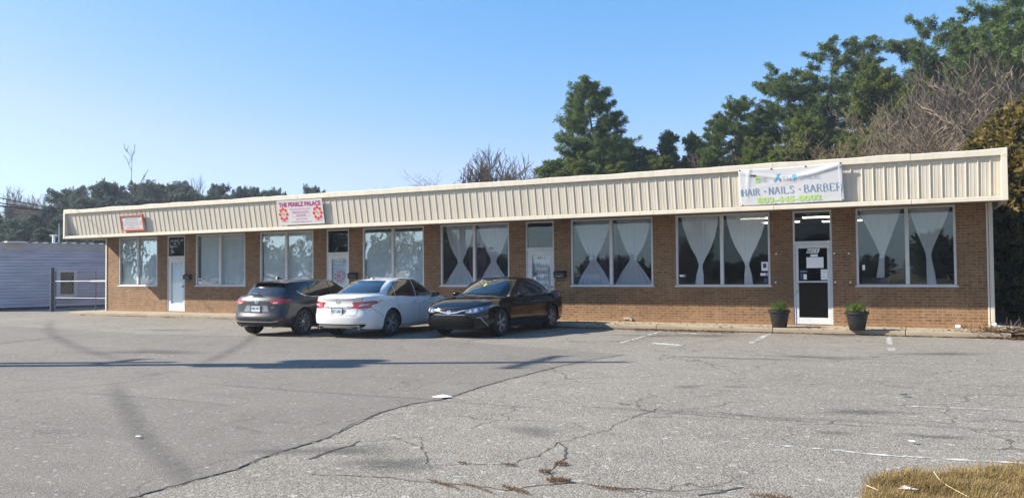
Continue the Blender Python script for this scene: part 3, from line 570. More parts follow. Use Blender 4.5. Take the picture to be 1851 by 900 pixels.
# ---- mailboxes
for i, (k, lb) in enumerate(((0,'black wall mailbox with newspaper hooks right of door 6007'), (1,'plain black wall mailbox right of door 6009'), (2,'black wall mailbox with white scroll mark right of door 6011'))):
    x0 = DX[k][1]+.03; x1 = x0+.36; zc = 1.37; rt = empty('mailbox', ((x0+x1)/2, -.06, zc-.08)); tag(rt, lb, 'mailbox', 'black mailboxes beside the shop doors')
    MB().prism([(-.12,zc-.09),(-.004,zc-.09),(-.004,zc+.1),(-.03,zc+.1),(-.13,zc+.05)], x0, x1, 'x').build('body', MT['blackmetal'], rt, bevel=.004)
    MB().prism([(-.14,zc+.048),(-.135,zc+.06),(-.03,zc+.115),(-.004,zc+.115),(-.004,zc+.104),(-.03,zc+.104)], x0-.008, x1+.008, 'x').build('lid', MT['dark'], rt)
    if k != 1:
        mb = MB(); 
        for x in (x0+.09, x1-.09): mb.tube([(x,-.03,zc-.09),(x,-.04,zc-.16),(x,-.09,zc-.19),(x,-.12,zc-.15)], .008, 6)
        mb.build('newspaper_hook', MT['blackmetal'], rt)
    if k == 2:
        mb = MB(); mb.tube([(x0+.06+.03*i_, -.128, zc-.04+.012*sin(i_*1.3)) for i_ in range(9)], .005, 5); mb.build('scroll', MT['paper'], rt)
# ================================================================== signs on the fascia
PN = Vector((0, zt-zbm, -(YT_-YBm))).normalized()      # normal of the leaning panels (towards the wall)
PT = Vector((0, YT_, zt))
def onpanel(px, py, off=.05):
    d = ray(px, py); p0 = PT-PN*off; return CAMP+d*((p0-CAMP).dot(PN)/d.dot(PN))
def basis(c4):
    tl, tr, bl, br = c4; c = (tl+tr+bl+br)/4; ex = ((tr-tl)+(br-bl)); wd = ex.length/2; ex.normalize(); ez = ((tl-bl)+(tr-br)); ht = ez.length/2; ez.normalize(); return c, ex, ez, wd, ht, -PN
def slab(mb, c4, n, th):
    tl, tr, bl, br = c4; vs = [tl, tr, br, bl]+[p-n*th for p in (tl, tr, br, bl)]; mb.add(vs, [(0,1,2,3),(7,6,5,4),(0,4,5,1),(1,5,6,2),(2,6,7,3),(3,7,4,0)])
def disc(mb, c, ex, ez, rx, rz, n=18, off=Vector((0,0,0))):
    mb.add([c+off]+[c+off+ex*(rx*cos(2*pi*i/n))+ez*(rz*sin(2*pi*i/n)) for i in range(n)], [(0, 1+i, 1+(i+1)%n) for i in range(n)])
def quad(mb, c, ex, ez, x0, x1, z0, z1, off): mb.add([c+off+ex*x+ez*z for x, z in ((x0,z0),(x1,z0),(x1,z1),(x0,z1))], [(0,1,2,3)])
signwhite = M('sign white', (.52,.50,.51), .45); inkc = dict(mag=M('magenta ink', (.32,.03,.14), .5), pink=M('pink ink', (.45,.16,.30), .5), red=M('red ink', (.50,.03,.06), .5), halo=M('pale orange ink', (.75,.40,.30), .5),
   grey=M('dark grey ink', (.09,.09,.11), .5), or_=M('orange red frame paint', (.50,.13,.06), .5), blue=M('slate blue ink', (.12,.22,.36), .5), sky=M('bright blue ink', (.10,.36,.60), .5), lime=M('lime ink', (.38,.58,.16), .5), pale=M('pale lavender ink', (.27,.30,.42), .5), dk=M('charcoal ink', (.08,.07,.09), .5), tan=M('tan ink', (.45,.36,.28), .5))
# church notice
c4 = [onpanel(216,389.4,.075), onpanel(257,387.2,.075), onpanel(220,418,.075), onpanel(262,415.6,.075)]; c, ex, ez, wd, ht, n = basis(c4)
rt = empty('framed_sign', c-n*.04); tag(rt, 'small white sign in an orange red frame on the fascia, above the leftmost window', 'sign')
mb = MB(); slab(mb, c4, n, .04); mb.build('board', signwhite, rt)
mb = MB(); fw = .055
for x0, x1, z0, z1 in ((-wd/2,wd/2,ht/2-fw,ht/2),(-wd/2,wd/2,-ht/2,-ht/2+fw),(-wd/2,-wd/2+fw,-ht/2+fw,ht/2-fw),(wd/2-fw,wd/2,-ht/2+fw,ht/2-fw)):
    mb.obox(c+ex*((x0+x1)/2)+ez*((z0+z1)/2)-n*.01, ex*(x1-x0), n*.07, ez*(z1-z0))
mb.build('frame', inkc['or_'], rt, bevel=.004)
mb = MB(); H = ht-2*fw; W = wd-2*fw
for i, (s_, ww, hh, z) in enumerate((('Church of the Lord Jesus Christ',.86,.075,.40),('of the Apostolic Faith',.60,.075,.26),('Bishop Samuel R. Cummings, Sr.',.66,.055,.10),('Pastor & General Overseer',.62,.055,-.02),('6007 Two Notch Road, Columbia, SC 29223',.84,.05,-.17),('(803) 788-1230',.3,.045,-.28),('SUNDAY WORSHIP - 11:00 AM',.62,.05,-.40))):
    fit_text(mb, s_, c, ex, ez, ww*W, hh*H*1.15, bold=.012, off=ez*(z*H)+n*.004)
for x in (-.43, .43):
    for q in range(12):
        a = 2*pi*q/12; quad(mb, c+ex*(x*W+cos(a)*.035)+ez*(.02*H+sin(a)*.035), ex, ez, -.006, .006, -.006, .006, n*.004)
mb.build('lettering', inkc['grey'], rt)
# pink lettered board
c4 = [onpanel(499.4,363.7,.07), onpanel(581.4,358.7,.07), onpanel(507.3,407.5,.07), onpanel(587,403.8,.07)]; c, ex, ez, wd, ht, n = basis(c4)
rt = empty('lettered_sign', c-n*.02); tag(rt, 'white fascia board with magenta lettering and two red flower rosettes, left of door 6009', 'sign')
mb = MB(); slab(mb, c4, n, .022); mb.build('board', signwhite, rt)
mb = MB(); fit_text(mb, 'THE PEARLZ PALACE', c, ex, ez, wd*.93, ht*.19, bold=.045, off=ez*(.33*ht)+n*.004); mb.build('title', inkc['mag'], rt)
mb = MB(); fit_text(mb, '"Empowering the Whole Girl"', c, ex, ez, wd*.46, ht*.08, bold=.01, shear=.2, off=ez*(.13*ht)+n*.004)
fit_text(mb, 'MENTOR & DANCE', c, ex, ez, wd*.33, ht*.075, bold=.01, off=ez*(-.01*ht)+n*.004); fit_text(mb, 'PROGRAM', c, ex, ez, wd*.20, ht*.075, bold=.01, off=ez*(-.12*ht)+n*.004)
fit_text(mb, '(803) 719-7060', c, ex, ez, wd*.24, ht*.07, bold=.01, off=ez*(-.28*ht)+n*.004); fit_text(mb, 'perfectpearlz@gmail.com', c, ex, ez, wd*.45, ht*.07, bold=.01, off=ez*(-.385*ht)+n*.004)
for x0, x1, z0, z1 in ((-.19,.19,.045,.052),(-.19,.19,-.185,-.178),(-.19,-.186,-.185,.052),(.186,.19,-.185,.052)): quad(mb, c, ex, ez, x0*wd, x1*wd, z0*ht, z1*ht, n*.004)
mb.build('small_lettering', inkc['pink'], rt)
for sx in (-.385, .375):
    mb = MB()
    fc = c+ex*(sx*wd)+ez*(-.06*ht)
    for i in range(8):
        a = 2*pi*i/8; mb.m = 1; disc(mb, fc+ex*(cos(a)*.155)+ez*(sin(a)*.185), ex, ez, .068, .075, off=n*.003); mb.m = 0; disc(mb, fc+ex*(cos(a)*.155)+ez*(sin(a)*.185), ex, ez, .050, .056, off=n*.005)
    mb.m = 2; fit_text(mb, 'Pp', fc, ex, ez, .12, .17, bold=.02, off=n*.004); fit_text(mb, 'WORTH - PEARLS', fc, ex, ez, .3, .04, bold=.01, off=-ez*(.30*ht)+n*.004)
    mb.build('rosette', [inkc['red'], inkc['halo'], inkc['tan']], rt)
# cloth banner, slack along its top edge
tl, tr, bl, br = onpanel(1335,307,.06), onpanel(1522,293,.06), onpanel(1339.5,373,.06), onpanel(1527,363,.06)
c4 = [tl, tr, bl, br]; c, ex, ez, wd, ht, n = basis(c4)
def bp(u, v, off=0):          # u, v in 0..1 from the lower left corner
    sag = .03*sin(pi*u)**1.0*(1.0 if u < .75 else (1-u)*4)**.6*max(0, v-.55)/.45
    p = (bl.lerp(br, u)).lerp(tl.lerp(tr, u), v)-ez*sag
    fold = .013*math.exp(-((v-(.35+.65*u))/.06)**2)*u+.008*math.exp(-((v-(.2+.75*u))/.05)**2)*u + .012*math.exp(-((v-.92+.25*(1-abs(2*u-1)))/.05)**2)+.01*sin(u*9+v*3)*sin(pi*v)+.016*math.exp(-((u-.06-.05*v)/.02)**2)*v
    return p+n*(.02+fold+off)
rt = empty('vinyl_banner', c); tag(rt, 'large white vinyl banner with blue and green lettering tied on the fascia above door 6015', 'banner')
mb = MB(); NU, NV = 90, 36; mb.add([bp(i/NU, j/NV) for j in range(NV+1) for i in range(NU+1)], [(j*(NU+1)+i, j*(NU+1)+i+1, (j+1)*(NU+1)+i+1, (j+1)*(NU+1)+i) for j in range(NV) for i in range(NU)])
o = mb.build('cloth', M('banner vinyl', (.56,.56,.575), .45), rt, smooth=True)
sm = o.modifiers.new('thick', 'SOLIDIFY'); sm.thickness = .003
mb = MB(); mb.add([bp(u, v, .004) for u, v in ((.962,.02),(.974,.02),(.974,.985),(.962,.985))], [(0,1,2,3)]); mb.build('hem', M('banner hem fold', (.6,.6,.63), .6), rt)  # hem strip, slightly paler than the banner vinyl
mb = MB()
for u, v in ((.01,.975),(.33,.985),(.66,.985),(.985,.98),(.02,.02),(.35,.015),(.985,.02)): disc(mb, bp(u, v, .006), ex, ez, .022, .022, 10)
mb.build('grommet', inkc['dk'], rt)
# letters drawn as strokes with small serifs
ST = {'T':[((.5,0),(.5,1)),((.05,1),(.95,1)),((.05,1),(.05,.85)),((.95,1),(.95,.85))],'H':[((.15,0),(.15,1)),((.85,0),(.85,1)),((.15,.52),(.85,.52))],'E':[((.2,0),(.2,1)),((.2,1),(.85,1)),((.2,.52),(.7,.52)),((.2,0),(.88,0)),((.85,1),(.85,.85)),((.88,0),(.88,.17))],
 'A':[((.05,0),(.5,1)),((.5,1),(.95,0)),((.23,.36),(.77,.36))],'I':[((.5,0),(.5,1))],'N':[((.15,0),(.15,1)),((.15,1),(.85,0)),((.85,0),(.85,1))],'L':[((.2,0),(.2,1)),((.2,0),(.88,0)),((.88,0),(.88,.18))],
 'M':[((.1,0),(.15,1)),((.15,1),(.5,.1)),((.5,.1),(.85,1)),((.85,1),(.9,0))],'R':[((.2,0),(.2,1)),((.2,1),(.6,1)),((.6,1),(.78,.88)),((.78,.88),(.78,.66)),((.78,.66),(.6,.53)),((.6,.53),(.2,.53)),((.5,.53),(.92,0))],
 'B':[((.2,0),(.2,1)),((.2,1),(.6,1)),((.6,1),(.76,.88)),((.76,.88),(.76,.67)),((.76,.67),(.6,.54)),((.6,.54),(.2,.54)),((.6,.54),(.85,.40)),((.85,.40),(.85,.14)),((.85,.14),(.65,0)),((.65,0),(.2,0))],
 'S':[((.8,.82),(.62,1)),((.62,1),(.35,1)),((.35,1),(.2,.82)),((.2,.82),(.3,.6)),((.3,.6),(.7,.42)),((.7,.42),(.82,.2)),((.82,.2),(.65,0)),((.65,0),(.35,0)),((.35,0),(.18,.18)),((.8,.82),(.8,.98))],
 'P':[((.2,0),(.2,1)),((.2,1),(.62,1)),((.62,1),(.8,.87)),((.8,.87),(.8,.63)),((.8,.63),(.62,.5)),((.62,.5),(.2,.5))]}
SER = {'H':(.15,.85),'A':(.05,.95),'I':(.5,),'N':(.15,.85),'L':(.2,),'M':(.1,.9),'R':(.2,.92),'B':(.2,),'P':(.2,),'E':(.2,),'T':(.5,)}
def stroke_text(mb, s_, u0, u1, v0, v1, th, adv=None):
    """serif capitals written on the banner surface between u0..u1, v0..v1"""
    wdt = {'I':.45,' ':.45,'.':.55,'M':1.15}; tot = sum(wdt.get(ch, .95) for ch in s_); x = 0
    for ch in s_:
        w_ = wdt.get(ch, .95); a0 = u0+(u1-u0)*x/tot; a1 = u0+(u1-u0)*(x+w_*.9)/tot; x += w_
        if ch == '.':
            q = ((a0+a1)/2, (v0+v1)/2); mb.add([bp(q[0]+.009*cos(t_)*1.0, q[1]+.009*wd/ht*sin(t_), .006) for t_ in np.linspace(0, 2*pi, 13)[:-1]], [tuple(range(12))]); continue
        segs = list(ST.get(ch, []))
        for sx in SER.get(ch, ()): segs += [((sx-.13,0.02),(sx+.13,0.02)),]; 
        if ch in 'HIN': segs += [((sx-.13,.98),(sx+.13,.98)) for sx in SER[ch]]
        for (ax, ay), (bx, by) in segs:
            A = Vector(((a0+(a1-a0)*ax)*wd, (v0+(v1-v0)*ay)*ht, 0)); Bq = Vector(((a0+(a1-a0)*bx)*wd, (v0+(v1-v0)*by)*ht, 0)); d_ = (Bq-A)
            if d_.length < 1e-5: continue
            nn = Vector((-d_.y, d_.x, 0)).normalized(); vert = abs(d_.y) > abs(d_.x); tt = th if vert else th*.55; k = 3
            for i in range(k):
                P0 = A+d_*(i/k); P1 = A+d_*((i+1)/k); mb.add([bp(q.x/wd, q.y/ht, .006) for q in (P0-nn*tt/2, P1-nn*tt/2, P1+nn*tt/2, P0+nn*tt/2)], [(0,1,2,3)])
mb = MB(); stroke_text(mb, 'HAIR', .02, .205, .28, .46, .018); stroke_text(mb, 'NAILS', .285, .545, .28, .47, .018); stroke_text(mb, 'BARBER', .625, .985, .28, .475, .018); mb.build('service_lettering', inkc['blue'], rt)
mb = MB(); 
for u in (.248, .587): mb.add([bp(u+.0085*cos(t_), .375+.0085*wd/ht*sin(t_), .006) for t_ in np.linspace(0, 2*pi, 13)[:-1]], [tuple(range(12))])
mb.add([bp(u, v, .0052) for u, v in ((.006,.27),(.02,.27),(.02,.45),(.006,.45))], [(0,1,2,3)])
# scissors shaped letter and hand mirror
def stroke(mb, pts, th):
    for (a0, b0), (a1, b1) in zip(pts, pts[1:]):
        A = Vector((a0*wd, b0*ht, 0)); Bq = Vector((a1*wd, b1*ht, 0)); nn = Vector((-(Bq-A).y, (Bq-A).x, 0)).normalized(); mb.add([bp(q.x/wd, q.y/ht, .006) for q in (A-nn*th/2, Bq-nn*th/2, Bq+nn*th/2, A+nn*th/2)], [(0,1,2,3)])
stroke(mb, [(.345,.615),(.375,.72),(.395,.80)], .035); stroke(mb, [(.405,.615),(.402,.70),(.385,.78),(.385,.83)], .035); stroke(mb, [(.375,.83),(.395,.80),(.41,.84)], .022); stroke(mb, [(.365,.68),(.405,.68)], .014)
mb.add([bp(.545+.021*cos(t_), .735+.062*sin(t_), .0062) for t_ in np.linspace(0, 2*pi, 21)[:-1]], [tuple(range(20))]); stroke(mb, [(.53,.78),(.56,.765),(.585,.72),(.60,.70)], .012)
mb.build('blue_emblem', inkc['sky'], rt)
mb = MB(); stroke(mb, [(.545,.675),(.545,.585)], .016); mb.add([bp(u, v, .006) for u, v in ((.12,.79),(.17,.80),(.172,.845),(.12,.835))], [(0,1,2,3)]); stroke(mb, [(.176,.685),(.184,.73),(.192,.685)], .014)
mb.build('dark_emblem', inkc['dk'], rt)
mb = MB(); mb.add([bp(u, v, .0055) for u, v in ((.162,.62),(.205,.62),(.205,.72),(.200,.76),(.184,.785),(.167,.76),(.162,.72))], [tuple(range(7))]); mb.build('green_emblem', inkc['lime'], rt)
mb = MB(); stroke_text(mb, 'HE', .215, .295, .625, .745, .010); stroke_text(mb, 'TM', .425, .525, .62, .745, .010); stroke_text(mb, 'SPHERE', .59, .80, .625, .75, .010); mb.build('name_lettering', inkc['pale'], rt)
mb = MB(); vs, fs = text_bm('803-445-8002', 1, bold=.04); xs_ = [v[0] for v in vs]; ys_ = [v[1] for v in vs]
mb.add([bp(.17+.62*(x-min(xs_))/(max(xs_)-min(xs_)), .055+.155*(y-min(ys_))/(max(ys_)-min(ys_)), .006) for x, y in vs], fs); mb.build('phone_lettering', inkc['lime'], rt)
# ================================================================== white siding building on the left
A0 = D(-95, 562, 36.0); A0.z = ZL; B0 = D(232, 562, 41.5); B0.z = ZL
u = (B0-A0); LEN = u.length; u.normalize(); v = Vector((-u.y, u.x, 0))
if v.dot(FW) < 0: v = -v
rt = empty('siding_building', A0+u*(LEN/2)); tag(rt, 'low white lap siding building with a corrugated metal roof edge, left of the brick shops', 'building')
HW = 2.82; mb = MB()
prof_ = [(0, .12)]
k = 0; z = .12
while z < HW: prof_ += [(-.034, z), (0, min(HW, z+.15))]; z += .15
n0 = len(prof_); ends = (A0, B0); mb.add([e+v*y+Vector((0,0,z)) for e in ends for y, z in prof_], [(i, i+1, n0+i+1, n0+i) for i in range(n0-1)])
mb.obox(A0+u*(LEN/2)+v*4.53+Vector((0,0,HW/2)), u*LEN, v*9, Vector((0,0,HW))); mb.build('siding_wall', MT['siding'], rt)
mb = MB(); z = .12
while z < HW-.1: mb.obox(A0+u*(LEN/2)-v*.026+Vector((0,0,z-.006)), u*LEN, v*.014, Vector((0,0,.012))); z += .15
mb.build('lap_shadow_line', M('siding lap shadow paint', (.22,.22,.27), .9), rt)  # dark strips paint the shadow line under each siding lap
mb = MB(); mb.obox(A0+u*(LEN/2)-v*.03+Vector((0,0,HW+.17)), u*(LEN+.3), v*.05, Vector((0,0,.36))); mb.build('fascia_board', M('eave board paint', (.42,.41,.40), .7, var=.1), rt)
mb = MB(); N = int(LEN/.08); V = []
for i in range(N+1):
    h = .022 if (i % 5) in (0, 1) else 0; p = A0-u*.2+u*((LEN+.4)*i/N); V += [p-v*.12+Vector((0,0,HW+.36+h)), p+v*9.2+Vector((0,0,HW+.62+h))]
mb.add(V, [(i*2, i*2+2, i*2+3, i*2+1) for i in range(N)]); o = mb.build('metal_roof', M('dull roof metal', (.42,.43,.45), .5, .3, var=.25, vscale=1.5), rt); o.modifiers.new('s', 'SOLIDIFY').thickness = .012
mb = MB(); mb.obox(A0+u*(LEN/2)-v*.01+Vector((0,0,.06)), u*LEN, v*.03, Vector((0,0,.14))); mb.build('base_strip', M('dark base', (.03,.03,.035), .9), rt)
def onwall(px, py, off=0):
    d = ray(px, py); p0 = A0-v*off; return CAMP+d*((p0-CAMP).dot(v)/d.dot(v))
def wq(mb, tl, br, off, th):
    a = onwall(*tl); b = onwall(*br); a0 = (a-A0).dot(u); b0 = (b-A0).dot(u); mb.obox(A0+u*((a0+b0)/2)-v*off+Vector((0,0,(a.z+b.z)/2-ZL)), u*(b0-a0), v*th, Vector((0,0,a.z-b.z)))
fr = MB(); 
for tl_, br_ in (((103,487),(108,540)),((133,487),(138.5,540)),((108,487),(133,492)),((108,532),(133,540))): wq(fr, tl_, br_, .05, .09)
fr = fr.build('window', MT['white'], rt)
mb = MB(); wq(mb, (108,492), (133,532), .05, .01); mb.build('pane', M('dim window pane', (.075,.085,.06), .12), fr)
mb = MB(); wq(mb, (130,493), (131.5,532), .062, .02); wq(mb, (108,506), (130,507), .06, .02); mb.build('sash', MT['dark'], fr)
for px, top, lb in ((97, 427, 0),):
    p = D(px, 440, 45); rv = empty('roof_vent_pipe', (p.x, p.y, p.z-.15)); tag(rv, 'white T shaped vent pipe standing on the roof of the siding building', 'vent pipe')
    s_ = 45/FPX; mb = MB(); mb.tube([(p.x,p.y,p.z-.6),(p.x,p.y,p.z+14*s_)], .075, 10); mb.build('pipe', MT['paper'], rv, smooth=40)
    mb = MB(); mb.tube([Vector((p.x,p.y,p.z+14*s_))-RT*.2, Vector((p.x,p.y,p.z+14*s_))+RT*.2], .06, 8); mb.build('cap', MT['steel'], rv, smooth=40)
p = D(106.5, 440, 46); mb = MB(); mb.tube([(p.x,p.y,p.z-.6),(p.x+.03,p.y,p.z+.6),(p.x,p.y,p.z+1.15)], [.05,.04,.025], 8); o = mb.build('mast', MT['steel']); tag(o, 'thin dark mast beside the white vent pipe on the siding building roof', 'mast')
# loose pale sheets on the roof edge
p = D(15, 438, 37.5); mb = MB(); mb.obox(p+Vector((0,.3,.02)), u*.75, v*.5, Vector((0,0,.05))); o = mb.build('roof_patch', MT['paper']); tag(o, 'pale loose sheet lying on the siding building roof edge', 'roofing sheet')
# ---- gate beside the brick corner
gp0 = G(94, 563.5); gp1 = Vector((XL-.06, .55, ZL)); gu = (gp1-gp0).normalized()
rt = empty('pipe_gate', gp0); tag(rt, 'tubular metal gate across the gap between the siding building and the brick corner', 'gate')
mb = MB(); mb.tube([gp0, gp0+Vector((0,0,1.95))], .085, 12); mb.build('post', M('dark blue grey post', (.05,.055,.08), .6, var=.3), rt, smooth=40)
q0 = gp0+gu*.18; Lg = (gp1-q0).length; m1 = q0+gu*(Lg*.66)
mb = MB(); mb.tube([q0+Vector((0,0,.15)), q0+Vector((0,0,1.8))], .032, 8); mb.tube([q0+Vector((0,0,1.34)), gp1+Vector((0,0,1.34))], .026, 8); mb.tube([q0+Vector((0,0,.62)), gp1+Vector((0,0,.60))], .022, 8)
mb.tube([m1+Vector((0,0,.05)), m1+Vector((0,0,1.78))], .026, 8); mb.build('rail', M('gate pipe', (.12,.13,.16), .5, .5), rt, smooth=40)
mb = MB(); 
for z in (1.3, .4): mb.obox(gp0+gu*.12+Vector((0,0,z)), gu*.2, Vector((0,.08,0)), Vector((0,0,.06)))
mb.build('hinge', MT['blackmetal'], rt)
mb = MB(); mb.tube([m1-gu*.2+Vector((0,-.05,1.34)), gp1+Vector((0,-.05,1.345))], .03, 8); mb.build('sleeve', MT['paper'], rt, smooth=40)
# wire mesh of the gate
mb = MB(); 
for i in range(int(Lg/.16)):
    a = q0+gu*(i*.16); 
    if i*.16+.95 < Lg: mb.tube([a+Vector((0,0,.15)), a+gu*.95+Vector((0,0,1.75))], .004, 3, False); mb.tube([a+gu*.95+Vector((0,0,.15)), a+Vector((0,0,1.75))], .004, 3, False)
mb.build('wire_mesh', MT['steel'], rt)
# ================================================================== plant pots by the door
def plant_pot(px, py, lb, seed):
    d = ray(px, py); p = CAMP+d*((0-CAMP.z)/d.z); rt = empty('potted_plant', (p.x, p.y, 0)); tag(rt, lb, 'plant pot', 'plant pots beside the salon door')
    o = MB().lathe([(0,0),(.165,0),(.175,.01),(.215,.2),(.245,.385),(.25,.40),(.235,.40),(.225,.37),(0,.37)], 40, (p.x,p.y,0)).build('pot', MT['dark'], rt, smooth=35)
    MB().lathe([(.243,.375),(.268,.38),(.275,.395),(.272,.43),(.262,.44),(.235,.438),(.232,.39)], 40, (p.x,p.y,0)).build('rim', MT['dark'], rt, smooth=35)
    MB().lathe([(.24,.20),(.247,.205),(.247,.215),(.24,.22)], 40, (p.x,p.y,.12)).build('band', MT['dark'], rt, smooth=35)
    MB().lathe([(0,.40),(.12,.405),(.23,.395)], 20, (p.x,p.y,0)).build('soil', MT['soil'], rt)
    rn = np.random.default_rng(seed); V = []; T = []
    for st in range(120):
        a = rn.uniform(0, 6.28); r0 = rn.uniform(0, .24); base = np.array([cos(a)*r0, sin(a)*r0, .39]); lean = np.array([cos(a)*rn.uniform(.05,.5), sin(a)*rn.uniform(.05,.5), 1]); lean /= np.linalg.norm(lean); h = rn.uniform(.14,.28)*(1.15-r0*1.8)
        for q in range(9):
            c = base+lean*h*(.3+.7*q/8); aa = rn.uniform(0, 6.28); o_ = np.array([cos(aa), sin(aa), rn.uniform(-.1,.6)]); o_ /= np.linalg.norm(o_); sd_ = np.cross(o_, [0,0,1]); sd_ /= np.linalg.norm(sd_); L = rn.uniform(.03,.055); ww = L*.32
            V.append([c, c+o_*L*.5+sd_*ww, c+o_*L, c+o_*L*.5-sd_*ww]); T.append(rn.uniform(0,1))
    fastmesh('foliage', V, 4, MT['green'], rt, tint=T)
plant_pot(1409, 591.5, 'black plastic pot of bright green leaves standing left of door 6015', 1)
plant_pot(1549.5, 596.5, 'black plastic pot of bright green leaves standing right of door 6015', 2)
# ================================================================== utility poles off to the left (their shadows cross the lot)
SH = Vector((sin(SAZ), cos(SAZ), 0))
def pole(tip, H, lb, arms, seed):
    base = Vector((tip.x, tip.y, 0))-SH*(H/math.tan(SEL)); rt = empty('utility_pole', (base.x, base.y, ZL)); tag(rt, lb, 'utility pole', 'utility poles along the street')
    mb = MB(); mb.tube([(base.x,base.y,ZL),(base.x,base.y,ZL+H*.5),(base.x,base.y,ZL+H)], [.17,.15,.11], 14); mb.build('shaft', MT['bark'], rt, smooth=40)
    for z, L in arms:
        mb = MB(); mb.obox((base.x-.16,base.y,ZL+z), Vector((.1,0,0)), Vector((0,L,0)), Vector((0,0,.12)))
        for k in (-.45, .45): mb.lathe([(0,0),(.04,0),(.05,.05),(.03,.06),(.05,.11),(0,.15)], 10, (base.x-.16, base.y+L*k, ZL+z+.06))
        mb.build('crossarm', MT['wood'], rt)
    return base, rt
b1, r1 = pole(G(1130, 654), 10.5, 'tall wooden utility pole with a transformer, left of the frame', [(9.6, 2.2)], 1)
mb = MB(); 
mb.lathe([(0,0),(.26,.02),(.28,.1),(.28,.9),(.26,.95),(.1,1.0),(0,1.02)], 20, (b1.x-.02, b1.y-.45, 6.6)); mb.lathe([(0,0),(.26,.02),(.28,.1),(.28,.9),(.26,.95),(.1,1.0),(0,1.02)], 20, (b1.x+.02, b1.y+.45, 6.5)); mb.lathe([(0,0),(.26,.02),(.28,.1),(.28,.9),(.26,.95),(0,1.02)], 20, (b1.x+.3, b1.y, 5.6)); mb.build('transformer', MT['steel'], r1, smooth=40)
b2, r2 = pole(G(312, 655), 8.0, 'shorter wooden utility pole left of the frame', [(7.4, 1.2)], 2)
# ---- overhead cables at the left
def cable(a, b, sag, r, lb, dr=0):
    P = [Vector(a).lerp(Vector(b), i/24)-Vector((0,0,sag*4*(i/24)*(1-i/24))) for i in range(25)]; mb = MB(); mb.tube(P, r, 5); o = mb.build('overhead_cable', MT['blackmetal'], smooth=True); tag(o, lb, 'cable', 'overhead cables')
cable(D(-420,266,38), D(250,400,70), .3, .036, 'highest black overhead cable in front of the far left trees')
cable(D(-420,286,38), D(250,402,70), .3, .036, 'second black overhead cable, just below the highest one')
cable(D(-420,318,38), D(330,400,66), .3, .045, 'lowest and thickest overhead cable at the left')
cable(D(-300,352,45), D(210,396,75), .25, .022, 'thinnest overhead cable, among the far left treetops')
# service cable whose shadow crosses the left end of the fascia
pa, pb = onpanel(137, 377, .0), onpanel(197, 431, .0)
cable(pa+sv*9+(pa+sv*9-pb-sv*10.5)*2.5, pb+sv*10.5+(pb+sv*10.5-pa-sv*9)*1.0, 0, .016, 'service cable running over the lot, left of the frame')
# ================================================================== small things on the ground
p = G(800, 719); mb = MB(); mb.add([(p.x-.12,p.y-.05,ZL+.02),(p.x+.05,p.y-.10,ZL+.025),(p.x+.12,p.y+.05,ZL+.018),(p.x-.05,p.y+.09,ZL+.03)], [(0,1,2,3)]); o = mb.build('paper_scrap', MT['paper']); o.modifiers.new('s', 'SOLIDIFY').thickness = .006; tag(o, 'white scrap of paper lying on the crack between the two asphalts', 'litter')
for px, py, s_, mt, lb in ((1648,802,.035,'paper','small white scrap on the lower right asphalt'), (1634,717,.05,'dark','small black lump on the right side of the lot'), (1437,682,.02,'bluedecal','tiny blue scrap in the middle of the coarse asphalt'), (1497,843,.015,'bluedecal','tiny blue scrap near the dry grass'), (250,793,.03,'paper','small white scrap on the smooth asphalt at the left')):
    p = G(px, py); mb = MB(); rn = random.Random(px); mb.add([(p.x+s_*1.3*cos(q)*rn.uniform(.7,1), p.y+s_*sin(q)*rn.uniform(.7,1), ZL+.03) for q in (0,1.1,2.2,3.3,4.4,5.4)]+[(p.x, p.y, ZL+.03+s_*.15)], [(i,(i+1)%6,6) for i in range(6)]); o = mb.build('litter_scrap', MT[mt]); tag(o, lb, 'litter')
# brick corner outlet with a hanging cable end at the right, and the broken brick under the middle window
d = ray(1733, 590); p = CAMP+d*(-CAMP.y/d.y); rt = empty('wall_outlet', (p.x, 0, p.z)); tag(rt, 'white outlet box with a loose cable low on the brick near the right corner', 'outlet')
MB().box(p.x-.07, p.x+.04, -.035, -.002, p.z-.03, p.z+.04).build('box', MT['paper'], rt, bevel=.006); mb = MB(); mb.tube(smooth([Vector(q) for q in ((p.x+.04,-.03,p.z),(p.x+.12,-.08,p.z-.1),(p.x+.2,-.1,p.z-.22),(p.x+.36,-.12,.02))]), .01, 6); mb.build('cable', MT['wood'], rt, smooth=True)
d = ray(1136, 577); p = CAMP+d*(-CAMP.y/d.y); mb = MB(); mb.box(p.x-.14, p.x+.06, -.03, -.002, p.z, p.z+.055); mb.box(p.x+.06, p.x+.12, -.05, -.002, p.z-.03, p.z+.03); o = mb.build('wall_vent', MT['wood'], bevel=.006); tag(o, 'small pale broken vent low on the brick under the window right of door 6011', 'vent')
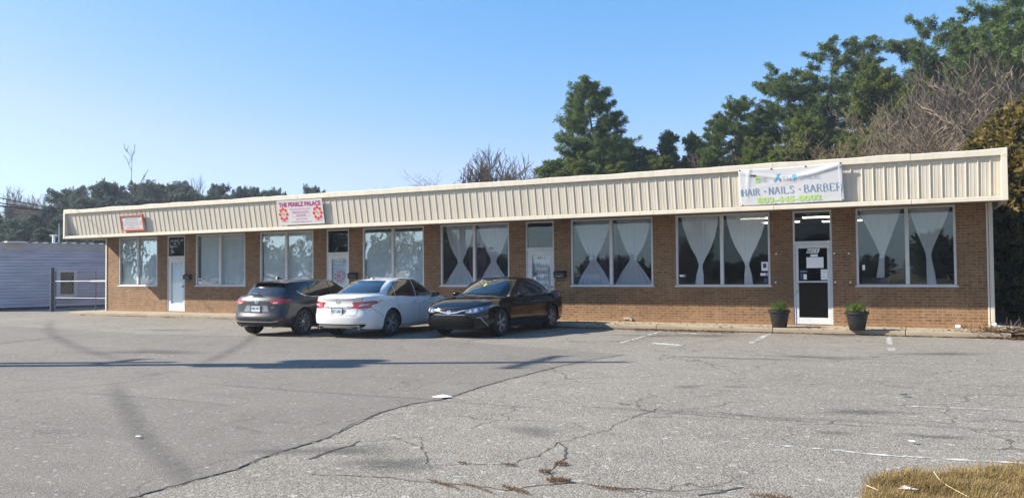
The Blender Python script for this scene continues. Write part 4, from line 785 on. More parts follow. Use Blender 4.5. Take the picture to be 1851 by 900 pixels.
# boards and rubble at the right corner
p = G(1815, 596, .0); rt = MB(); rt.obox((1.15,-1.0,.02), Vector((2.1,-1.05,-.1)), Vector((.09,.18,0)), Vector((.0,0,.11))); o = rt.build('timber_board', MT['wood'], bevel=.008); tag(o, 'long weathered grey board lying by the right brick corner', 'board')
rt = MB(); rt.obox((.95,-.45,.06), Vector((1.1,.25,.2)), Vector((-.03,.14,0)), Vector((0,0,.04))); o = rt.build('timber_board', MT['wood'], bevel=.006); tag(o, 'shorter grey board propped behind the long one by the right corner', 'board')
rt = MB(); rt.tube([(1.9,1.2,ZL),(1.88,1.2,1.0)], .05, 8); o = rt.build('stake', MT['wood']); tag(o, 'grey stake standing in the dark brush right of the building', 'stake')
def leaves(name, pts, mat, seed, label=None, s0=.02, s1=.05, up=.02):
    rn = np.random.default_rng(seed); V = []; T = []
    for (x, y, z) in pts:
        a = rn.uniform(0, 6.28); L = rn.uniform(s0, s1); e1 = np.array([cos(a), sin(a), rn.uniform(-.3,.5)])*L; e2 = np.array([-sin(a), cos(a), rn.uniform(-.4,.4)])*L*rn.uniform(.35,.8); c = np.array([x, y, z+rn.uniform(.004, up)])
        V.append([c-e1, c-e2, c+e1, c+e2]); T.append(rn.uniform(0,1)**1.3)
    o = fastmesh(name, V, 4, mat, tint=T); return tag(o, kind='stuff')
rn = random.Random(5); P = []
for i in range(3600):
    x = rn.uniform(-31.5, .4); dens = .3+.7*(sin(x*1.7)*sin(x*.63+1) > -.1) if x < -9 else 1.0
    if rn.random() < dens*(.35 if x < -11 else 1): P.append((x, -1.335-abs(rn.gauss(0,.045)), ZL))
for i in range(260): P.append((rn.uniform(-11, 0), -1.33+rn.uniform(0, 1.3)**1.5, 0.0))
for i in range(1800): P.append((rn.gauss(.55,.5), -1.0+rn.gauss(0,.35), max(0, .12-.1*rn.random()) if rn.random() < .5 else ZL+.02))
for i in range(500): P.append((rn.uniform(-8.3,-5.6), -1.5-abs(rn.gauss(0,.25)), ZL+.02))
P = [(x, y, z if not (y > -1.33 and z < 0 and x < .35) else 0.005) for x, y, z in P]
leaves('leaf_litter', P, MT['litter'], 1)
# twigs in the rubble
mb = MB()
for i in range(60):
    c = Vector((rn.gauss(.5,.4), -1.05+rn.gauss(0,.25), .03)); d = Vector((rn.gauss(0,1), rn.gauss(0,1), abs(rn.gauss(0,.5)))).normalized()*rn.uniform(.15,.5); mb.tube([c, c+d*.5+Vector((0,0,.03)), c+d], .005, 4)
tag(mb.build('fallen_twigs', MT['pale']), kind='stuff')
# strip of rough earth and grass right of the building and behind the lot
sheet('dirt_bank', [(.36,-1.55),(3,-1.8),(9,-1.6),(9,30),(.36,30)], ZL+.03, MT['dirt'])
# weeds in the cracks
def tufts(name, spots, mat, seed, kind='stuff'):
    rn = np.random.default_rng(seed); V = []; T = []
    for (c, rx, ry, rot, n, h) in spots:
        for i in range(n):
            q = rn.uniform(0, 6.28); r = math.sqrt(rn.uniform(0, 1)); x, y = rx*r*cos(q), ry*r*sin(q); b = np.array([c.x+x*cos(rot)-y*sin(rot), c.y+x*sin(rot)+y*cos(rot), c.z])
            a = rn.uniform(0, 6.28); l = rn.uniform(.4, 1)*h; d = np.array([cos(a)*rn.uniform(.2,1.6), sin(a)*rn.uniform(.2,1.6), 1.0]); d *= l/np.linalg.norm(d); s_ = np.array([-sin(a), cos(a), 0])*rn.uniform(.0012,.0030); md = b+d*.55+np.array([0,0,l*.1]); tt_ = rn.uniform(0,1); V += [[b-s_, b+s_, md+s_*.8, md-s_*.8], [md-s_*.8, md+s_*.8, b+d+s_*.1, b+d-s_*.1]]; T += [tt_, tt_]
    return tag(fastmesh(name, V, 4, mat, tint=T), kind=kind)
gz = lambda x, y: G(x, y, ZL+.012)
tufts('crack_weeds', [(gz(930,884),.16,.03,-.4,260,.022),(gz(860,880),.2,.02,-.4,150,.02),(gz(1105,882),.17,.035,0,260,.022),(gz(1010,868),.1,.05,.3,380,.03),(gz(985,852),.05,.05,0,160,.03),(gz(1014,838),.06,.035,.6,200,.03),(gz(920,839),.07,.02,0,130,.02),(gz(1395,897),.16,.05,.1,260,.024),(gz(835,836),.05,.015,0,90,.02),(gz(800,874),.2,.02,-.35,220,.02)], MT['tuft'], 4)
# dry grass verge in the lower right corner
gpoly = [G(*q) for q in ((1562,910),(1558,893),(1575,872),(1600,860),(1660,857),(1690,866),(1740,858),(1800,853),(1870,850),(2100,852),(2500,905),(2400,1600),(1400,1700))]
gp2 = [(p.x, p.y) for p in gpoly]
sheet('verge_soil', gp2, ZL+.0245, MT['dirt'])
def inside(x, y):
    c = False
    for (x0, y0), (x1, y1) in zip(gp2, gp2[1:]+gp2[:1]):
        if (y0 > y) != (y1 > y) and x < (x1-x0)*(y-y0)/(y1-y0)+x0: c = not c
    return c
rn = np.random.default_rng(9); V = []; T = []; cnt = 0
while cnt < 85000:
    x = rn.uniform(-2.6, .9); y = rn.uniform(-18.0, -14.2)
    jx, jy = x+rn.normal(0,.05)*rn.random(), y+rn.normal(0,.05)*rn.random()
    if not inside(jx, jy): continue
    near = min(1, .25+.75*rn.random()); cnt += 1
    cl = .5+.5*sin(x*7+sin(y*5)*2)*sin(y*8+1.3*sin(x*6)); 
    if rn.random() > .35+.65*cl: continue
    l = rn.uniform(.06,.15)*(.5+.5*cl); a = rn.normal(.3, 1.6); d = np.array([cos(a)*rn.uniform(.3,2.2), sin(a)*rn.uniform(.3,2.2), 1]); d *= l/np.linalg.norm(d); s_ = np.array([-sin(a), cos(a), 0])*rn.uniform(.0010,.0022); b = np.array([x, y, ZL+.02]); md = b+d*.6+np.array([0,0,l*.12]); tip = b+d+np.array([0,0,-l*.15]); V += [[b-s_, b+s_, md+s_*.8, md-s_*.8], [md-s_*.8, md+s_*.8, tip+s_*.15, tip-s_*.15]]
    brown = math.exp(-((x+1.55)/.25)**2-((y+15.95)/.22)**2); tt_ = float(np.clip(rn.uniform(.1,1)*(1-.7*brown), 0, 1)); T += [tt_, tt_]
tag(fastmesh('dry_grass', V, 4, MT['grass'], tint=T), kind='stuff')
# a few long pale straws lying over the grass, and a scrap
for i, (q, lb) in enumerate((([(1688,852,.12),(1700,868,.08),(1718,880,.06),(1752,898,.05)], 'long pale bent straw lying on the middle of the dry grass'), ([(1566,876,.05),(1580,882,.07),(1593,889,.05)], 'short pale straw at the left end of the dry grass'))):
    mb = MB(); mb.tube(smooth([G(a, b, ZL+c_) for a, b, c_ in q]), .0028, 5); tag(mb.build('straw', M('straw', (.55,.45,.25), .7), smooth=True), lb, 'straw')
p = G(1640, 883, ZL+.05); mb = MB(); mb.add([(p.x-.06,p.y-.02,p.z),(p.x+.03,p.y-.04,p.z+.01),(p.x+.07,p.y+.02,p.z),(p.x-.02,p.y+.04,p.z+.015)], [(0,1,2,3)]); tag(mb.build('litter_scrap', MT['paper']), 'white scrap caught in the dry grass verge', 'litter')
# ================================================================== trees
def rv(rn): 
    v = rn.normal(size=3); return v/np.linalg.norm(v)
def clumps(rn, C, n, size, width, up=.35, tintvar=.25, cen=None):
    """needle or leaf bursts round each centre: many thin blades per clump"""
    C = np.asarray(C); N = len(C); base_t = rn.uniform(0, 1, N)
    d = rn.normal(size=(N, n, 3)); d /= np.linalg.norm(d, axis=2, keepdims=True); d[:,:,2] += up; d /= np.linalg.norm(d, axis=2, keepdims=True)
    sz = rn.uniform(.6, 1.25, (N, 1, 1))*size; L = rn.uniform(.55, 1.0, (N, n, 1))*sz
    s = rn.normal(size=(N, n, 3)); s -= d*np.sum(s*d, axis=2, keepdims=True); s /= np.linalg.norm(s, axis=2, keepdims=True)
    st = C[:,None,:]+d*L*.12; mid = C[:,None,:]+d*L*.6; end = C[:,None,:]+d*L; w = width*rn.uniform(.7, 1.3, (N, n, 1))
    V = np.stack([st, mid+s*w, end, mid-s*w], axis=2).reshape(-1, 4, 3)
    T = np.clip(base_t[:,None]*.75+rn.uniform(-tintvar, tintvar, (N, n))+.12, 0, 1).reshape(-1)
    return V, T
def pine(seed, H, cb, prof_, mat, nl=46, csize=.48, cw=.035, cn=13, gap=.15, rise=.35, r0=None, twigs=5, leanx=.0, open_=.35):
    """cb: height of the lowest limb as a share of H; prof_: crown radius over the crown's own height"""
    rn = np.random.default_rng(seed); r0 = r0 or H*.014; mb = MB(); root = empty('pine_tree')
    tr = [Vector((leanx*H*(i/8)**1.5+.012*H*sin(i*1.3+seed), .010*H*sin(i*1.7+seed*2), H*.985*i/8)) for i in range(9)]
    mb.tube(tr, [r0*(1-.92*i/8)+.01 for i in range(9)], 8)
    def tp(z): t = min(7.999, max(0, z/(H*.985)*8)); i = int(t); return tr[i].lerp(tr[i+1], t-i)
    C = []; ph = rn.uniform(0, 6.28, 4)
    for k in range(nl):
        t = (k+.5)/nl; t = t**.9; z = H*(cb+(1-cb)*t*.985); a = k*2.399+rn.normal(0, .35); lob = 1+.13*sin(2*a+ph[0]+3*t)+.11*sin(3*a+ph[1]-5*t)
        if rn.random() < gap: lob *= .55
        Rr = interp(prof_, t)*H*lob*rn.uniform(.8, 1.1); p0 = tp(z); dirv = Vector((cos(a), sin(a), 0)); up = rise*(1-t*.4)*rn.uniform(.4, 1.4)+1.1*max(0, t-.6)
        pts = [p0+dirv*(Rr*q)+Vector((0, 0, Rr*(up*q**1.4-.10*q))) + Vector(rv(rn))*(.05*Rr*q) for q in (0, .3, .6, 1)]
        rr = max(.015, r0*.35*(1-t)*min(1, Rr/(H*.15))+.012); mb.tube(pts, [rr, rr*.75, rr*.5, rr*.2], 5, False)
        nt_ = max(2, int(twigs*(.5+Rr/(H*.12))))
        for j in range(nt_):
            q = open_+(1-open_)*(j+rn.random())/nt_; i = min(2, int(q*3)); loc_ = q*3-i; b0 = pts[i].lerp(pts[i+1], min(1, loc_)); side = Vector((-dirv.y, dirv.x, 0))*rn.choice([-1, 1])
            tl_ = Rr*rn.uniform(.12, .38)*(1.1-q*.4); e = b0+(dirv*rn.uniform(.2, .9)+side*rn.uniform(.3, 1)+Vector((0,0,rn.uniform(0,.7)))).normalized()*tl_; mb.tube([b0, b0.lerp(e, .5)+Vector((0,0,.03)), e], [rr*.4, rr*.28, rr*.12], 3, False)
            for m_ in range(max(1, int(tl_/(csize*.55)))+1):
                c = b0.lerp(e, min(1, .45+.55*(m_+1)/(int(tl_/(csize*.55))+2)+.1)); C.append(np.array(c)+rn.normal(0, csize*.22, 3))
        C.append(np.array(pts[-1]))
    for q in range(int(8)): C.append(np.array(tp(H*(.93+.07*q/8)))+rn.normal(0, csize*.3, 3))
    mb.build('trunk', MT['bark'], root, smooth=True, fix=False); V, T = clumps(rn, C, cn, csize, cw); fastmesh('crown', V, 4, MT[mat], root, tint=T); root['H'] = H; return root
def bare(seed, H, mat, spread=.5, levels=5, r0=None, nb=3, name='bare_tree', stems=1, up=.25, first=.22, thin=.012, decay=.72):
    rn = np.random.default_rng(seed); r0 = r0 or H*.014; big = MB(); fine = MB(); root = empty(name)
    def grow(p, d, L, r, lv):
        k = 3; pts = [p]; dd = d.copy()
        for i in range(k):
            dd = (dd+Vector(rv(rn))*.22+Vector((0,0,up*.25))).normalized(); pts.append(pts[-1]+dd*(L/k))
        r1 = max(thin*.6, r*.55); (big if lv < 2 else fine).tube(pts, [max(thin*.6, r+(r1-r)*i/k) for i in range(k+1)], 7 if lv == 0 else 5 if lv < 2 else 3, False)
        if lv >= levels: return
        n = nb+(1 if rn.random() < .5 else 0)+(2 if lv == 0 else 0)
        for j in range(n):
            q = .35+.65*(j+rn.random()*.8)/n if j < n-1 else 1; i = min(k-1, int(q*k)); b = pts[i].lerp(pts[i+1], min(1, q*k-i)); a = rn.uniform(0, 6.28); o_ = Vector((cos(a), sin(a), 0)); nd = (dd*(1-spread*.5)+o_*spread+Vector((0,0,up))).normalized()
            grow(b, nd, L*decay*rn.uniform(.7, 1.1), max(thin*.6, r1*rn.uniform(.6,.9)), lv+1)
    for s_ in range(stems):
        a = rn.uniform(0, 6.28); d0 = Vector((cos(a)*.25*(stems > 1), sin(a)*.25*(stems > 1), 1)).normalized(); grow(Vector((cos(a)*.2*(stems > 1), sin(a)*.2*(stems > 1), 0)), d0, H*(first+.12), r0, 0)
    zz = max(v[2] for v in fine.v); s = H/zz
    for b_ in (big, fine): b_.v = [(x*s, y*s, z*s) for x, y, z in b_.v]
    big.build('trunk', MT[mat], root, smooth=True, fix=False); fine.build('twigs', MT[{'bark':'dtwig','pale':'pale','twig':'twig'}[mat]], root, fix=False); root['H'] = H; return root
def bush(seed, W, Dp, H, n, mat, name='leafy_tree', leaf=.09, low=.0, lobes=9, ln=16, csize=.32):
    """dense leafy mass: leaf bursts spread in a shell of overlapping lobes"""
    rn = np.random.default_rng(seed); root = empty(name); C = []; LB = []
    for i in range(lobes):
        a = rn.uniform(0, 6.28); r = rn.uniform(.15, .62); z = H*(low+(1-low)*rn.uniform(.18, .80)); q = 1-.35*(z/H); LB.append((np.array([cos(a)*r*W/2*q, sin(a)*r*Dp/2*q, z]), rn.uniform(.22, .38)*min(W, H)))
    per = n//lobes
    for c, r in LB:
        d = rn.normal(size=(per, 3)); d /= np.linalg.norm(d, axis=1, keepdims=True); rr = r*(rn.uniform(.35, 1.05, (per, 1)))**.6; P_ = c+d*rr*np.array([1, 1, .9]); C.append(P_)
    C = np.concatenate(C); C = C[C[:,2] > .1]; V, T = clumps(rn, C, ln, csize, leaf*.45, up=.1); mb = MB()
    for c, r in LB: mb.tube([(0,0,0), (c[0]*.3, c[1]*.3, c[2]*.5), tuple(c)], [H*.012, H*.009, .02], 6, False)
    mb.build('trunk', MT['bark'], root, smooth=True, fix=False); fastmesh('crown', V, 4, MT[mat], root, tint=T); root['H'] = H; return root
P = {}
P['big'] = pine(1, 18, .20, [(0,.27),(.15,.28),(.3,.25),(.45,.22),(.6,.175),(.75,.145),(.9,.11),(1,.06)], 'pine', nl=120, csize=.36, cw=.022, cn=22, twigs=14, gap=.12, rise=.5, open_=.38)
P['tall'] = pine(2, 20, .38, [(0,.10),(.2,.17),(.5,.16),(.8,.12),(1,.05)], 'pine', nl=60, csize=.36, cw=.023, cn=22, twigs=11, open_=.42, gap=.22)
P['round'] = pine(3, 19, .35, [(0,.13),(.2,.23),(.5,.25),(.8,.19),(1,.08)], 'pine', nl=70, csize=.36, cw=.023, cn=22, twigs=13, open_=.42, gap=.15, rise=.5)
P['dense'] = pine(4, 16, .08, [(0,.23),(.2,.26),(.5,.23),(.75,.16),(1,.05)], 'pine2', nl=90, csize=.36, cw=.024, cn=24, twigs=15, gap=.05, open_=.2)
P['young'] = pine(5, 11, .12, [(0,.20),(.3,.18),(.6,.13),(.85,.07),(1,.03)], 'pine', nl=60, csize=.40, cw=.03, cn=20, twigs=8, gap=.1)
P['flat'] = pine(6, 17, .58, [(0,.16),(.3,.26),(.6,.30),(.85,.24),(1,.12)], 'far', nl=50, csize=.7, cw=.07, cn=15, twigs=8, gap=.2, rise=.25)
P['farp'] = pine(7, 16, .15, [(0,.20),(.3,.23),(.6,.20),(.85,.12),(1,.05)], 'far', nl=62, csize=.75, cw=.08, cn=15, twigs=8, gap=.12)
P['farr'] = pine(8, 16, .35, [(0,.16),(.3,.27),(.6,.27),(.85,.18),(1,.08)], 'far', nl=56, csize=.75, cw=.08, cn=16, twigs=9, gap=.1, rise=.5)
P['bareA'] = bare(11, 14, 'bark', spread=.55, levels=5, nb=4, up=.22, first=.18, thin=.026)
P['bareB'] = bare(12, 12, 'pale', spread=.6, levels=5, nb=3, up=.22, stems=2, first=.22, thin=.013, decay=.70, r0=.10)
P['bareC'] = bare(13, 12, 'twig', spread=.7, levels=6, nb=3, up=.12, stems=1, first=.18, thin=.010, decay=.72, r0=.08)
P['sap'] = bare(14, 15, 'bark', spread=.6, levels=4, nb=2, up=.3, first=.34, thin=.05, decay=.55)
P['ochre'] = bush(21, 7, 6, 8, 4200, 'ochre', leaf=.14, lobes=14, ln=16, csize=.34)
P['green'] = bush(22, 7, 6, 8, 2600, 'pine2', leaf=.14, lobes=12, ln=16, csize=.40)
used = set(); GR = {'pine': 'pine trees behind the shops', 'far': 'far trees at the left', 'bare': 'bare trees behind the shops', 'bush': 'leafy thickets by the right corner'}
def place(kind, px, top, depth, lb, wide=1.0, rz=None, group=None, name=None):
    src = P[kind]; base = D(px, 480, depth); tp_ = D(px, top, depth); h = tp_.z-(ZL-.03)
    if kind in used: o = copy_tree(src)
    else: o = src; used.add(kind)
    s = h/src['H']; o.location = (base.x, base.y, ZL-.05); o.scale = (s*wide, s*wide, s); o.rotation_euler = (0, 0, rz if rz is not None else (px*.37+top) % 6.28)
    cat = {'pine_tree':'tree','bare_tree':'tree','leafy_tree':'tree'}[re_stem(o.name)]
    tag(o, lb, cat, group); 
    if 'H' in o.keys() and o is not src: del o['H']
    return o
def re_stem(n): return n.split('.')[0]
g1 = 'pine trees behind the shops'; g2 = 'bare trees behind the shops'; g3 = 'far trees behind the left end'; g4 = 'leafy trees by the right corner'
T_ = [
 ('big',1072,150,60,'large lone broad pine standing above the middle of the roofline',1.0,.4,g1),
 ('young',1006,290,58,'short pine at the left foot of the large lone pine',1.5,None,g1), ('dense',1045,288,56,'low olive pine in front of the large lone pine',1.2,None,g1),
 ('young',1135,262,62,'small dark pine touching the right side of the large lone pine',1.3,None,g1), ('young',1168,272,60,'low dark pine between the large lone pine and the two small pointed pines',1.6,None,g1),
 ('young',1213,240,60,'left of the two small pointed pines over the middle roofline',1.0,None,g1), ('young',1253,244,60,'right of the two small pointed pines over the middle roofline',.95,1.2,g1),
 ('dense',1196,282,57,'low olive pine below the small pointed pines',1.4,None,g1), ('dense',1120,292,56,'low olive pine to the right of the large pine trunk',1.3,2.2,g1),
 ('round',1335,190,60,'rounded pine forming the left shoulder of the wood above the banner',.85,None,g1), ('round',1428,137,62,'broad rounded pine above the banner',1.0,2.0,g1), ('tall',1300,222,58,'narrow pine at the left edge of the wood above the banner',1.0,None,g1),
 ('young',1290,268,55,'small pine low at the left edge of the wood above the banner',1.2,None,g1), ('dense',1375,250,54,'low olive pine behind the banner left corner',1.1,None,g1),
 ('tall',1512,76,62,'tall slender pine rising right of the broad rounded pine',1.1,None,g1), ('tall',1562,70,66,'thin see through pine beside the tall slender one',1.0,2.6,g1),
 ('dense',1462,210,52,'olive green dense pine above the banner right corner',1.0,None,g1), ('dense',1595,118,56,'massive olive green pine in the middle of the right wood',1.0,3.0,g1),
 ('round',1700,44,62,'large round headed pine, highest left of the bare branches',.95,1.0,g1), ('round',1755,80,60,'dark pine right of the large round headed pine, behind bare branches',.7,None,g1),
 ('dense',1665,150,58,'dense pine below the large round headed pine',1.0,.2,g1), ('tall',1845,-40,52,'tallest pine, cut by the right edge of the picture',1.25,None,g1), ('round',1812,28,56,'greyish pine left of the tallest one at the right edge',.6,None,g1), ('dense',1850,70,54,'olive pine under the tallest pine at the right edge',1.0,5.0,g1), ('dense',1900,40,52,'olive pine beyond the right edge of the picture',1.2,5.5,g1),
 ('dense',1420,270,50,'lowest olive pine directly over the banner',1.2,1.7,g1), ('dense',1560,250,49,'low olive pine over the rightmost shop window',1.2,2.7,g1), ('dense',1745,180,57,'dense pine behind the pale bare branches',1.1,2.4,g1),
 ('bareA',890,258,66,'grey bare tree spreading over the roofline, left of the large lone pine',1.0,None,g2), ('bareA',968,296,64,'small bare tree between the grey bare tree and the large lone pine',1.0,2.0,g2), ('bareC',850,300,64,'low brownish bare tree at the left foot of the grey bare tree',1.3,.5,g2), ('bareA',1300,262,57,'little bare tree at the left end of the wood',.8,4.0,g2),
 ('bareC',1665,175,40,'brown twiggy bare tree over the rightmost window',1.0,.4,g2), ('bareC',1600,245,38,'low brown bare tree leaning over the roof above door 6015',1.1,2.4,g2), ('bareB',1700,120,37,'pale limbed bare tree over the right part of the roof',1.0,1.1,g2),
 ('bareB',1765,100,36,'pale bare tree with long crossing limbs near the right edge',1.0,3.3,g2), ('bareA',1790,60,40,'fine twigged bare tree standing out against the sky at the right',.8,1.0,g2), 
 ('ochre',1868,170,27,'tall ochre leafed tree at the right edge beside the fascia end',.95,.3,g4), ('ochre',1835,245,31,'ochre leafed tree behind the right end of the fascia',.9,1.8,g4), ('ochre',1745,268,38,'low ochre leafed tree over the roof near its right end',.5,3.1,g4), ('ochre',1890,200,24,'ochre leafed tree just beyond the right edge',1.0,4.0,g4), ('green',1838,330,29,'dark leafy bush right of the brick corner',1.1,1.0,g4), ('green',1870,380,24,'dark leafy bush nearest the camera right of the downspout',1.0,2.0,g4), ('green',1822,420,34,'dark leafy bush deep in the gap right of the brick wall',1.3,4.0,g4),
 # far left
 ('flat',128,349,105,'flat topped far pine above the left end of the fascia',.75,None,g3), ('bareA',150,338,108,'pale bare far tree between the flat topped pine and the round dark one',.9,None,g3), ('farr',193,338,100,'round dark far pine above the left end of the fascia',.8,None,g3), ('farp',222,362,104,'narrow far pine right of the round dark one',.6,None,g3),
 ('flat',255,344,110,'far pine under the bare sapling',.9,None,g3), ('flat',305,340,108,'wide far pine right of the bare sapling',1.0,1.0,g3), ('farr',338,356,104,'low wide far pine over the church sign side of the roof',.9,2.0,g3), ('sap',260,264,100,'tall thin bare sapling against the sky at the left',.8,None,g3), ('bareA',348,312,112,'small wispy bare far tree over the left roof',.4,None,g3),
 ('farr',394,341,108,'round far pine, left of a pair over the roof',.55,None,g3), ('farr',368,360,106,'small far pine left of the round pair',.7,3.0,g3), ('farr',437,346,110,'small round far pine in the middle of the roofline gap',.5,4.0,g3), ('farr',461,347,110,'last small round far pine at the right of the far row',.45,5.0,g3), ('farp',415,356,106,'lowest far pine between the round ones',.9,1.0,g3), ('flat',495,352,115,'tiny far treetop over the lettered board',.5,None,g3), ('flat',565,347,118,'faint far treetop right of the lettered board',.5,2.0,g3),
 ('farp',88,376,92,'pointed far pine left of the cables end',.7,None,g3), ('farp',60,392,88,'dense far pine over the siding building roof',1.1,None,g3), ('farp',20,399,86,'dense far pine at the left edge of the picture',1.1,2.0,g3), ('farp',105,398,84,'dense far pine behind the white vent pipe',1.0,4.0,g3), ('farr',40,382,98,'rounded far pine behind the cables',.9,None,g3), ('farp',-15,386,90,'far pine cut by the left edge of the picture',1.1,1.0,g3), ('farp',78,416,78,'lower far pine right behind the siding building',1.3,3.0,g3), ('farp',30,419,76,'lower far pine above the loose sheet on the roof',1.3,5.0,g3), ('farp',122,414,80,'lower far pine at the left end of the fascia',1.2,.7,g3),
 ('bareA',28,335,96,'grey bare far tree at the left edge above the cables',.7,None,g3), ('bareA',62,345,94,'grey bare far tree in the middle of the cables',.8,3.0,g3), ('bareC',0,330,98,'brownish bare far tree cut by the left edge',.6,None,g3), ('bareA',100,366,93,'low bare far tree crossing the cables',.8,5.0,g3), ('farr',160,366,96,'dark far pine partly behind the fascia corner',1.0,1.0,g3), ('farr',240,366,98,'dark far pine just above the cap of the fascia',1.0,2.5,g3), ('farp',178,424,70,'dense far pine in the gap left of the brick corner',1.4,1.0,g3), ('farp',130,439,66,'bushy far pine seen under the fascia end',1.4,2.0,g3),
]
for q in T_: place(q[0], q[1], q[2], q[3], q[4], q[5], q[6], q[7])
# the wood across the street, mirrored in the shop windows: one mass
rn = np.random.default_rng(77); C = []
for i in range(150):
    x = rn.uniform(-150, 110); y = -72-rn.uniform(0, 25); h = rn.uniform(3.2, 5.5)+2.6*sin(x*.045)+1.2*sin(x*.16)+(3.5 if rn.random() < .12 else 0); r = rn.uniform(2.0, 3.6); n = 90
    d = rn.normal(size=(n, 3)); d /= np.linalg.norm(d, axis=1, keepdims=True); C.append(np.array([x, y, h*.55])+d*np.array([r, r, h*.5])*rn.uniform(.5, 1, (n, 1)))
C = np.concatenate(C); V, T = clumps(rn, C[C[:,2] > -.1], 9, 1.3, .22); tag(fastmesh('far_wood', V, 4, MT['far'], tint=T), 'mass of dark trees across the street', kind='stuff')
rn = random.Random(4); mb = MB()
# ================================================================== cars
def paint(name, col, metal=.0, rough=.28, flake=0):
    t = NT(name); b = t.b; b.inputs['Base Color'].default_value = (*col, 1); b.inputs['Metallic'].default_value = metal; b.inputs['Roughness'].default_value = rough
    b.inputs['Coat Weight'].default_value = .7 if sum(col) < .3 else 1; b.inputs['Coat IOR'].default_value = 1.4; b.inputs['Specular IOR Level'].default_value = .25; b.inputs['Coat Roughness'].default_value = .02; 
    tc = t.n('TexCoord').outputs['Object']; z = t.n('SeparateXYZ', {0: tc}).outputs[2]; dust = t.math('MULTIPLY', t.rng(z, .12, .42, .10, .0), t.rng(t.noise(tc, 3, 5), .35, .7, .3, 1))
    c = t.mix(dust, col, (.20,.17,.14)); t.link(c, b.inputs['Base Color']); t.link(t.rng(dust, 0, .4, rough, .6), b.inputs['Roughness']); return t.m
CM = dict(black=paint('black car paint', (.0015,.0015,.004), 0, .1), white=paint('pearl white car paint', (.60,.60,.60), 0, .35), grey=paint('gunmetal car paint', (.024,.025,.031), .35, .34),
 glass=M('tinted car glass', (.006,.008,.01), .03, spec=.9, coat=1), chrome=M('chrome', (.75,.76,.78), .12, 1), tyre=M('tyre rubber', (.018,.018,.019), .8, bump=.3, bscale=60), rimd=M('dark alloy', (.34,.34,.36), .32, .6), rims=M('silver alloy', (.5,.5,.51), .28, .6), wheel_shade=M('wheel shadow disc', (.01,.01,.011), .8),
 red=M('tail lamp red', (.34,.008,.012), .12, coat=1), redl=M('clear lamp lens', (.42,.34,.35), .1, coat=1), lamp=M('headlamp lens', (.55,.60,.68), .12, .3, coat=1), lampd=M('headlamp bezel', (.12,.14,.18), .12, .4, coat=1), trim=M('black car trim', (.010,.010,.010), .4, spec=.25), grille=M('black grille mesh', (.003,.003,.004), .5, spec=.12), plate=M('licence plate', (.50,.54,.60), .5), ink=M('plate ink', (.03,.05,.14), .5), silver=M('silver lower trim', (.36,.35,.34), .35, .6), seam=M('panel gap', (.004,.004,.004), .6))
def catmull(tab, x):
    xs = [a for a, _ in tab]; ys = [b for _, b in tab]
    if x <= xs[0]: return ys[0]
    if x >= xs[-1]: return ys[-1]
    i = max(k for k in range(len(xs)-1) if xs[k] <= x); h = xs[i+1]-xs[i]; t = (x-xs[i])/h
    m0 = (ys[i+1]-ys[i-1])/(xs[i+1]-xs[i-1])*h if i > 0 else ys[i+1]-ys[i]; m1 = (ys[i+2]-ys[i])/(xs[i+2]-xs[i])*h if i+2 < len(xs) else ys[i+1]-ys[i]
    return (2*t**3-3*t*t+1)*ys[i]+(t**3-2*t*t+t)*m0+(-2*t**3+3*t*t)*ys[i+1]+(t**3-t*t)*m1
